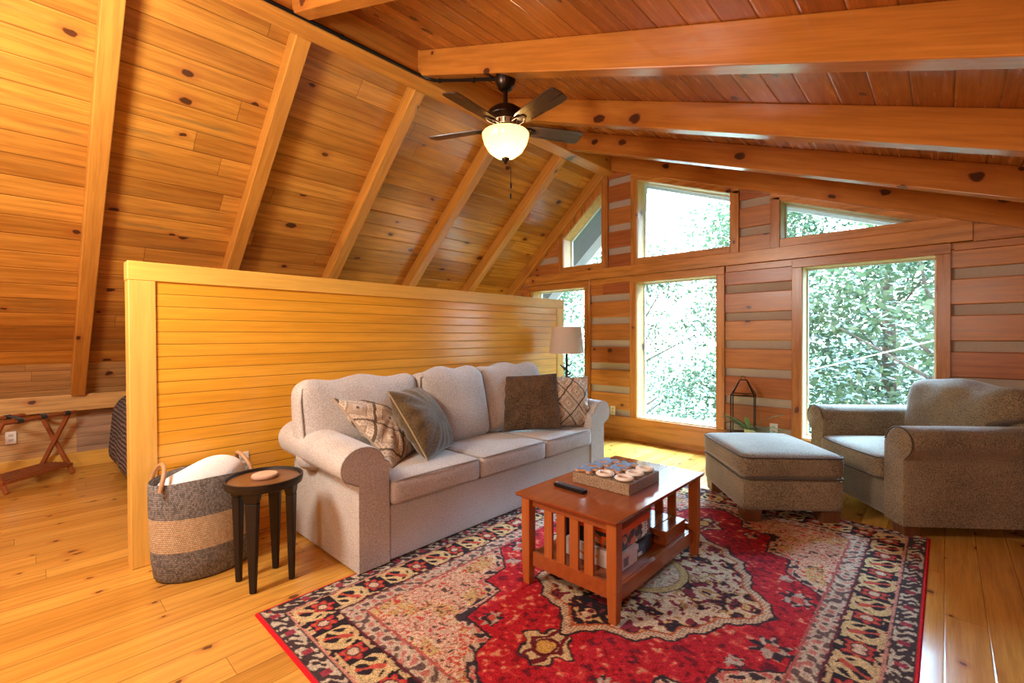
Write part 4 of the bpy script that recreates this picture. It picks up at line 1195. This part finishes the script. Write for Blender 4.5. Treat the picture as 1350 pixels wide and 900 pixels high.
# ================================================================== CEILING FAN + CONDUIT
FC = Vector((-2.2, 2.283, 0.0)); zc = 3.075
t = thing('ceiling_fan', 'five blade bronze ceiling fan with lit amber glass bowl', 'ceiling fan', (FC.x, FC.y, zc))
MB().lathe([(0.001, 0.0), (0.072, 0.0), (0.072, -0.01), (0.066, -0.05), (0.045, -0.085), (0.022, -0.10), (0.001, -0.10)], n=32).build('canopy', M_bronze, t)
MB().lathe([(0.016, -0.09), (0.016, -0.20)], n=14).build('downrod', M_bronze, t)
MB().lathe([(0.001, -0.185), (0.03, -0.185), (0.05, -0.20), (0.085, -0.215), (0.118, -0.24), (0.128, -0.27), (0.128, -0.285), (0.10, -0.30), (0.096, -0.31)], n=40).build('motor_housing', M_bronze, t)
M_band = plain('vented_nickel_band', (0.62, 0.52, 0.36), 0.3, 0.7)
bnd = MB().lathe([(0.096, -0.308), (0.086, -0.345), (0.08, -0.345)], n=40, cap=False)
tag(bnd.build('vented_band', M_band, t), 'pale vented band')
b = MB()
for k in range(15):
    a = 2 * PI * k / 15
    b.bar((0.0955 * math.cos(a), 0.0955 * math.sin(a), -0.314), (0.0885 * math.cos(a), 0.0885 * math.sin(a), -0.339), 0.010, 0.004, (math.cos(a), math.sin(a), 0))
tag(b.build('vent_slot', M_bronze, t), 'dark vent slots')
MB().lathe([(0.001, -0.342), (0.075, -0.342), (0.08, -0.355), (0.08, -0.372), (0.06, -0.385), (0.001, -0.385)], n=32).build('light_fitter', M_bronze, t)
M_blade = wood('walnut_blade', (0.045, 0.022, 0.013), (0.06, 0.03, 0.018), X3, Y3, None, None, 0, 0.3, 0.28, 0.0, grain=0.8)
for k in range(5):
    a = math.radians(133.25 + 72 * k)
    Mx = Matrix.Rotation(a, 4, 'Z') @ Matrix.Translation((0, 0, -0.345)) @ Matrix.Rotation(math.radians(-13), 4, 'X')
    pts = [(0.155, -0.046), (0.19, -0.056), (0.50, -0.068), (0.545, -0.064), (0.56, -0.05), (0.565, 0.0), (0.56, 0.05), (0.545, 0.064), (0.50, 0.068), (0.19, 0.056), (0.155, 0.046), (0.145, 0.0)]
    b = MB().extrude(pts, -0.003, 0.004, 'z')
    bl_ = b.build('blade', M_blade, t, bevel=0.0015); bl_.matrix_local = Mx
    b = MB()
    for s in (-1, 1): b.tube([(0.075, s * 0.012, 0.002), (0.12, s * 0.030, -0.008), (0.17, s * 0.030, -0.008), (0.205, s * 0.010, -0.007)], 0.006, 6)
    b.lathe([(0.001, -0.012), (0.022, -0.010), (0.022, -0.004), (0.001, -0.004)], (0.20, 0, 0), 16)
    iron = b.build('blade_iron', M_bronze, bl_)
t_ = NT('amber_frosted_glass')
am = (0.95, 0.66, 0.25, 1)
tl = t_.n('ShaderNodeBsdfTranslucent', {'Color': am}).outputs[0]
tp = t_.n('ShaderNodeBsdfTransparent', {'Color': am}).outputs[0]
gl = t_.n('ShaderNodeBsdfGlossy', {'Color': (1, 1, 1, 1), 'Roughness': 0.15}).outputs[0]
em = t_.n('ShaderNodeEmission', {'Color': (1.0, 0.62, 0.20, 1), 'Strength': 0.38}).outputs[0]
mx = t_.n('ShaderNodeMixShader', {0: 0.35, 1: tl, 2: tp}).outputs[0]
mx = t_.n('ShaderNodeMixShader', {0: 0.06, 1: mx, 2: gl}).outputs[0]
mx = t_.n('ShaderNodeAddShader', {0: mx, 1: em}).outputs[0]
t_.t.links.new(mx, t_.out.inputs[0])
bw = MB().lathe([(0.155, -0.385), (0.160, -0.392), (0.158, -0.41), (0.145, -0.455), (0.115, -0.505), (0.07, -0.54), (0.03, -0.553), (0.001, -0.555)], n=44, cap=False)
tag(bw.build('glass_bowl', t_.mat, t), 'glowing amber glass bowl')
MB().lathe([(0.001, -0.548), (0.026, -0.552), (0.028, -0.562), (0.014, -0.578), (0.008, -0.592), (0.001, -0.596)], n=20).build('finial', M_bronze, t)
for (x, y, z0) in ((0.03, 0.02, -0.72), (0.045, 0.0, -0.80)):
    b = MB().tube([(x * 0.3, y * 0.3, -0.575), (x, y, -0.62), (x, y, z0)], 0.0012, 5)
    ch = b.build('pull_chain', M_bronze, t)
    MB().lathe([(0.002, 0.0), (0.006, -0.008), (0.007, -0.03), (0.003, -0.042)], (x, y, z0), 10).build('fob', M_black, ch)
lb = bpy.data.lights.new('fan_bulb', 'POINT'); lb.energy = 7; lb.color = (1.0, 0.72, 0.38); lb.shadow_soft_size = 0.035
lo = bpy.data.objects.new('fan_bulb', lb); COL.objects.link(lo); lo.location = (FC.x, FC.y, zc - 0.445)

pts = [(-3.075, -3.0, 3.395), (-3.075, 0.5, 3.395), (-3.075, 2.10, 3.395), (-3.07, 2.185, 3.392), (-3.04, 2.25, 3.375), (-2.96, 2.272, 3.335), (-2.6, 2.272, 3.202), (-2.255, 2.27, 3.078)]
t = thing('conduit', 'black electrical conduit pipe running along the ridge beam to the fan', 'pipe', (0, 0, 0))
MB().tube(pts, 0.013, 8).build('pipe', M_black, t)
for (x, y, z, ry) in ((-3.075, 0.6, 3.395, 0), (-3.075, 1.55, 3.395, 0), (-2.9, 2.272, 3.313, 1), (-2.5, 2.272, 3.165, 1)):
    b = MB().lathe([(0.0125, -0.011), (0.017, -0.011), (0.017, 0.011), (0.0125, 0.011)], n=14, cap=False)
    b.xf(Matrix.Translation((x, y, z)) @ (Matrix.Rotation(PI / 2, 4, 'X') if ry == 0 else Matrix.Rotation(PI / 2, 4, 'Y')))
    b.build('clip', M_black, t)

# added fill lights: invented globe pendants, out of view, that brighten the room
def globe(label, at, power, drop):
    t = thing('fill_pendant', label, 'lamp', at)
    MB().lathe([(0.001, 0.03), (0.06, 0.03), (0.06, 0.0), (0.02, -0.02), (0.006, -0.03), (0.006, -drop)], n=24).build('canopy_rod', M_bronze, t)
    t_ = NT('fill_globe'); 
    a_ = t_.n('ShaderNodeBsdfTransparent', {'Color': (1, 0.96, 0.9, 1)}).outputs[0]
    b_ = t_.n('ShaderNodeEmission', {'Color': (1, 0.75, 0.45, 1), 'Strength': 1.0}).outputs[0]
    t_.t.links.new(t_.n('ShaderNodeMixShader', {0: 0.15, 1: a_, 2: b_}).outputs[0], t_.out.inputs[0])
    MB().lathe([(0.02, -drop), (0.16, -drop - 0.03), (0.26, -drop - 0.13), (0.30, -drop - 0.27), (0.26, -drop - 0.41), (0.16, -drop - 0.51), (0.02, -drop - 0.54)], n=28, cap=False).build('globe', t_.mat, t)
    l = bpy.data.lights.new('fill_bulb', 'POINT'); l.energy = power; l.color = (1.0, 0.96, 0.90); l.shadow_soft_size = 0.28
    o = bpy.data.objects.new('fill_bulb', l); COL.objects.link(o); o.location = (at[0], at[1], at[2] - drop - 0.27)
globe('added fill light globe, out of view behind the viewer on the left', (-2.45, -0.585, zr(-2.45)), P_A, 0.42)
globe('added fill light globe, out of view far behind the viewer', (0.2, -2.1, zr(0.2)), P_B, 0.05)
globe('added fill light globe, out of view low under the steep slope', (-4.1, -1.57, zl(-4.1)), P_C, 0.06)

# ================================================================== OUTSIDE
gz = -3.4
g = MB().add([(-45, YG + 0.6, gz), (45, YG + 0.6, gz), (45, 60, gz + 3), (-45, 60, gz + 3)], [(0, 1, 2, 3)])
g.v += [(-45, YG + 0.6, gz - 0.3), (45, YG + 0.6, gz - 0.3), (45, 60, gz + 2.7), (-45, 60, gz + 2.7)]
g.f += [(4, 7, 6, 5)]; g.sm += [False]
struct(g.build('ground_outside', plain('woodland_floor', (0.07, 0.10, 0.035), 0.95, nscale=3, var=0.5)))
t_ = NT('tree_leaf')
ob_ = t_.n('ShaderNodeObjectInfo').outputs['Random']
cc = t_.mix(t_.noise(t_.obj(), 1.3, 2), (0.007, 0.032, 0.014), (0.060, 0.10, 0.042))
cc = t_.mix(t_.M('MULTIPLY', ob_, 0.4), cc, (0.12, 0.15, 0.07))
d_ = t_.n('ShaderNodeBsdfPrincipled', {'Base Color': cc, 'Roughness': 0.5}).outputs[0]
e_ = t_.n('ShaderNodeBsdfTranslucent', {'Color': cc}).outputs[0]
t_.t.links.new(t_.n('ShaderNodeMixShader', {0: 0.35, 1: d_, 2: e_}).outputs[0], t_.out.inputs[0])
M_leaf = t_.mat
M_bark = plain('tree_bark', (0.12, 0.09, 0.07), 0.9, nscale=20, var=0.4, bump=0.5)
def tree(label, x, y, h, r, n, seed, leaf=0.11, z0=gz, low=0.25):
    r_ = np.random.default_rng(seed)
    t = thing('tree', label, 'tree', (x, y, z0), 0, 'trees beyond the gable windows')
    tp = [(0, 0, 0), (0.1 * r * r_.normal(), 0.1 * r * r_.normal(), h * 0.4), (0.15 * r * r_.normal(), 0.15 * r * r_.normal(), h * 0.92)]
    MB().tube(tp, 0.1, 8, radii=[0.05 + 0.012 * h, 0.04 + 0.008 * h, 0.015]).build('trunk', M_bark, t)
    nb = 26
    bz = r_.uniform(low * h, h, nb)
    sh_ = np.sin(np.clip((bz / h - low) / (1 - low), 0.05, 1) * PI * 0.85 + 0.35)
    ba = r_.uniform(0, 2 * PI, nb); br = r * np.sqrt(r_.uniform(0.1, 1, nb)) * np.clip(sh_, 0.3, 1)
    cen = np.stack([br * np.cos(ba), br * np.sin(ba), bz], 1)
    b = MB()
    for k in range(0, nb, 2): b.tube([(0, 0, min(cen[k][2] * 0.8, h * 0.88)), tuple(cen[k])], 0.02, 5, radii=[0.035, 0.008])
    b.build('branches', M_bark, t)
    which = r_.integers(0, nb, n)
    p = cen[which] + r_.normal(0, 1, (n, 3)) * (r * 0.24) * np.array([1, 1, 0.62])
    ax = r_.normal(0, 1, (n, 3)); ax[:, 2] *= 0.55; ax /= np.linalg.norm(ax, axis=1)[:, None]
    bx = np.cross(ax, r_.normal(0, 1, (n, 3)) + np.array([0, 0, 2.0])); bx /= np.linalg.norm(bx, axis=1)[:, None]
    L_ = leaf * r_.uniform(0.6, 1.3, n)[:, None]
    v = np.stack([p, p + ax * L_ * 0.5 + bx * L_ * 0.28, p + ax * L_, p + ax * L_ * 0.5 - bx * L_ * 0.28], 1).reshape(-1, 3)
    me = bpy.data.meshes.new('crown'); me.from_pydata(v.tolist(), [], np.arange(4 * n).reshape(-1, 4).tolist()); me.update()
    o = bpy.data.objects.new('crown', me); COL.objects.link(o); o.parent = t; me.materials.append(M_leaf); o['kind'] = 'stuff'
TREES = [
 ('bushy tree filling the lower half of the right tall window', -0.15, 9.6, 6.2, 2.0, 13000, 1, 0.13, 0.05),
 ('tall tree seen through the triangular upper window', -0.9, 12.6, 10.6, 2.2, 10000, 2, 0.15, 0.2),
 ('leafy tree behind the middle tall window', -2.9, 10.4, 7.0, 1.7, 12000, 3, 0.10, 0.05),
 ('thin tree rising into the right side of the large upper window', -3.6, 13.6, 11.0, 1.4, 4200, 4, 0.11, 0.3),
 ('bushy tree left of the middle window', -5.9, 11.3, 6.6, 2.0, 11000, 5, 0.11, 0.05),
 ('tree seen through the far left tall window', -8.9, 11.0, 7.4, 2.0, 9000, 6, 0.11, 0.05),
 ('low tree at the foot of the right tall window', 1.6, 10.8, 6.2, 1.9, 9000, 7, 0.13, 0.05),
 ('distant broad tree behind the right window trees', 1.0, 16.5, 9.0, 3.2, 11000, 8, 0.19, 0.05),
 ('distant broad tree behind the middle window trees', -4.6, 17.0, 8.0, 3.2, 11000, 9, 0.18, 0.05),
 ('distant tree at the far left beyond the windows', -12.0, 16.5, 8.4, 3.2, 8000, 10, 0.18, 0.05),
]
for (lab, x, y, h, r, n, sd, lf, lw) in TREES: tree(lab, x, y, h, r, n, sd, lf, gz + 0.05 * (y - 5), lw)
tag(MB().tube([(-2.2 + 5.2 * k / 20, 7.0, 0.56 + 0.0875 * k - 0.12 * (k / 20) * (1 - k / 20)) for k in range(21)], 0.008, 6).build('overhead_cable', M_white), 'thin white cable strung across outside the right tall window', 'cable')

# ================================================================== LIGHT
wd = bpy.data.worlds.new('sky'); SC.world = wd; wd.use_nodes = True
nt = wd.node_tree; nt.nodes.clear()
out = nt.nodes.new('ShaderNodeOutputWorld'); bg = nt.nodes.new('ShaderNodeBackground')
tc = nt.nodes.new('ShaderNodeTexCoord'); sp = nt.nodes.new('ShaderNodeSeparateXYZ'); rp = nt.nodes.new('ShaderNodeValToRGB')
nt.links.new(tc.outputs['Generated'], sp.inputs[0]); nt.links.new(sp.outputs[2], rp.inputs[0])
rp.color_ramp.elements[0].position = 0.0; rp.color_ramp.elements[0].color = (0.74, 0.88, 1.0, 1)
rp.color_ramp.elements[1].position = 0.6; rp.color_ramp.elements[1].color = (0.52, 0.74, 1.0, 1)
nt.links.new(rp.outputs[0], bg.inputs[0]); bg.inputs[1].default_value = SKY
nt.links.new(bg.outputs[0], out.inputs[0])
sl = bpy.data.lights.new('sun', 'SUN'); sl.energy = SUN; sl.angle = 0.01; sl.color = (1.0, 0.96, 0.88)
so = bpy.data.objects.new('sun', sl); COL.objects.link(so)
so.rotation_euler = Vector((0.35, 0.75, -0.85)).to_track_quat('-Z', 'Y').to_euler()
s2 = bpy.data.lights.new('bright_sky', 'SUN'); s2.energy = SUN2; s2.angle = math.radians(55); s2.color = (0.40, 0.68, 1.0)
so = bpy.data.objects.new('bright_sky', s2); COL.objects.link(so)
so.rotation_euler = Vector((-0.12, -0.66, -0.74)).to_track_quat('-Z', 'Y').to_euler()
# portals guide the daylight sampling through the windows
for (x0, x1, z0, z1) in ((-4.48, -3.556, 0.3, 1.96), (-2.787, -1.832, 0.3, 1.96), (-1.02, -0.058, 0.3, 1.96), (-2.776, -1.69, 2.27, 3.2), (-1.214, -0.2, 2.27, 2.65), (-3.91, -3.285, 2.27, 3.2)):
    l = bpy.data.lights.new('daylight_portal', 'AREA'); l.shape = 'RECTANGLE'; l.size = x1 - x0; l.size_y = z1 - z0
    l.cycles.is_portal = True
    o = bpy.data.objects.new('daylight_portal', l); COL.objects.link(o)
    o.location = ((x0 + x1) / 2, YG + 0.23, (z0 + z1) / 2); o.rotation_euler = (math.radians(-90), 0, 0)

vs_ = SC.view_settings
vs_.view_transform = 'Standard'; vs_.look = 'None'; vs_.exposure = EXPO; vs_.gamma = 1.0; vs_.use_curve_mapping = False
cy = SC.cycles
cy.use_denoising = True
cy.max_bounces = 9; cy.diffuse_bounces = 5; cy.glossy_bounces = 4; cy.transmission_bounces = 4; cy.transparent_max_bounces = 12
cy.sample_clamp_indirect = 8.0; cy.caustics_reflective = False; cy.caustics_refractive = False
cy.use_adaptive_sampling = False
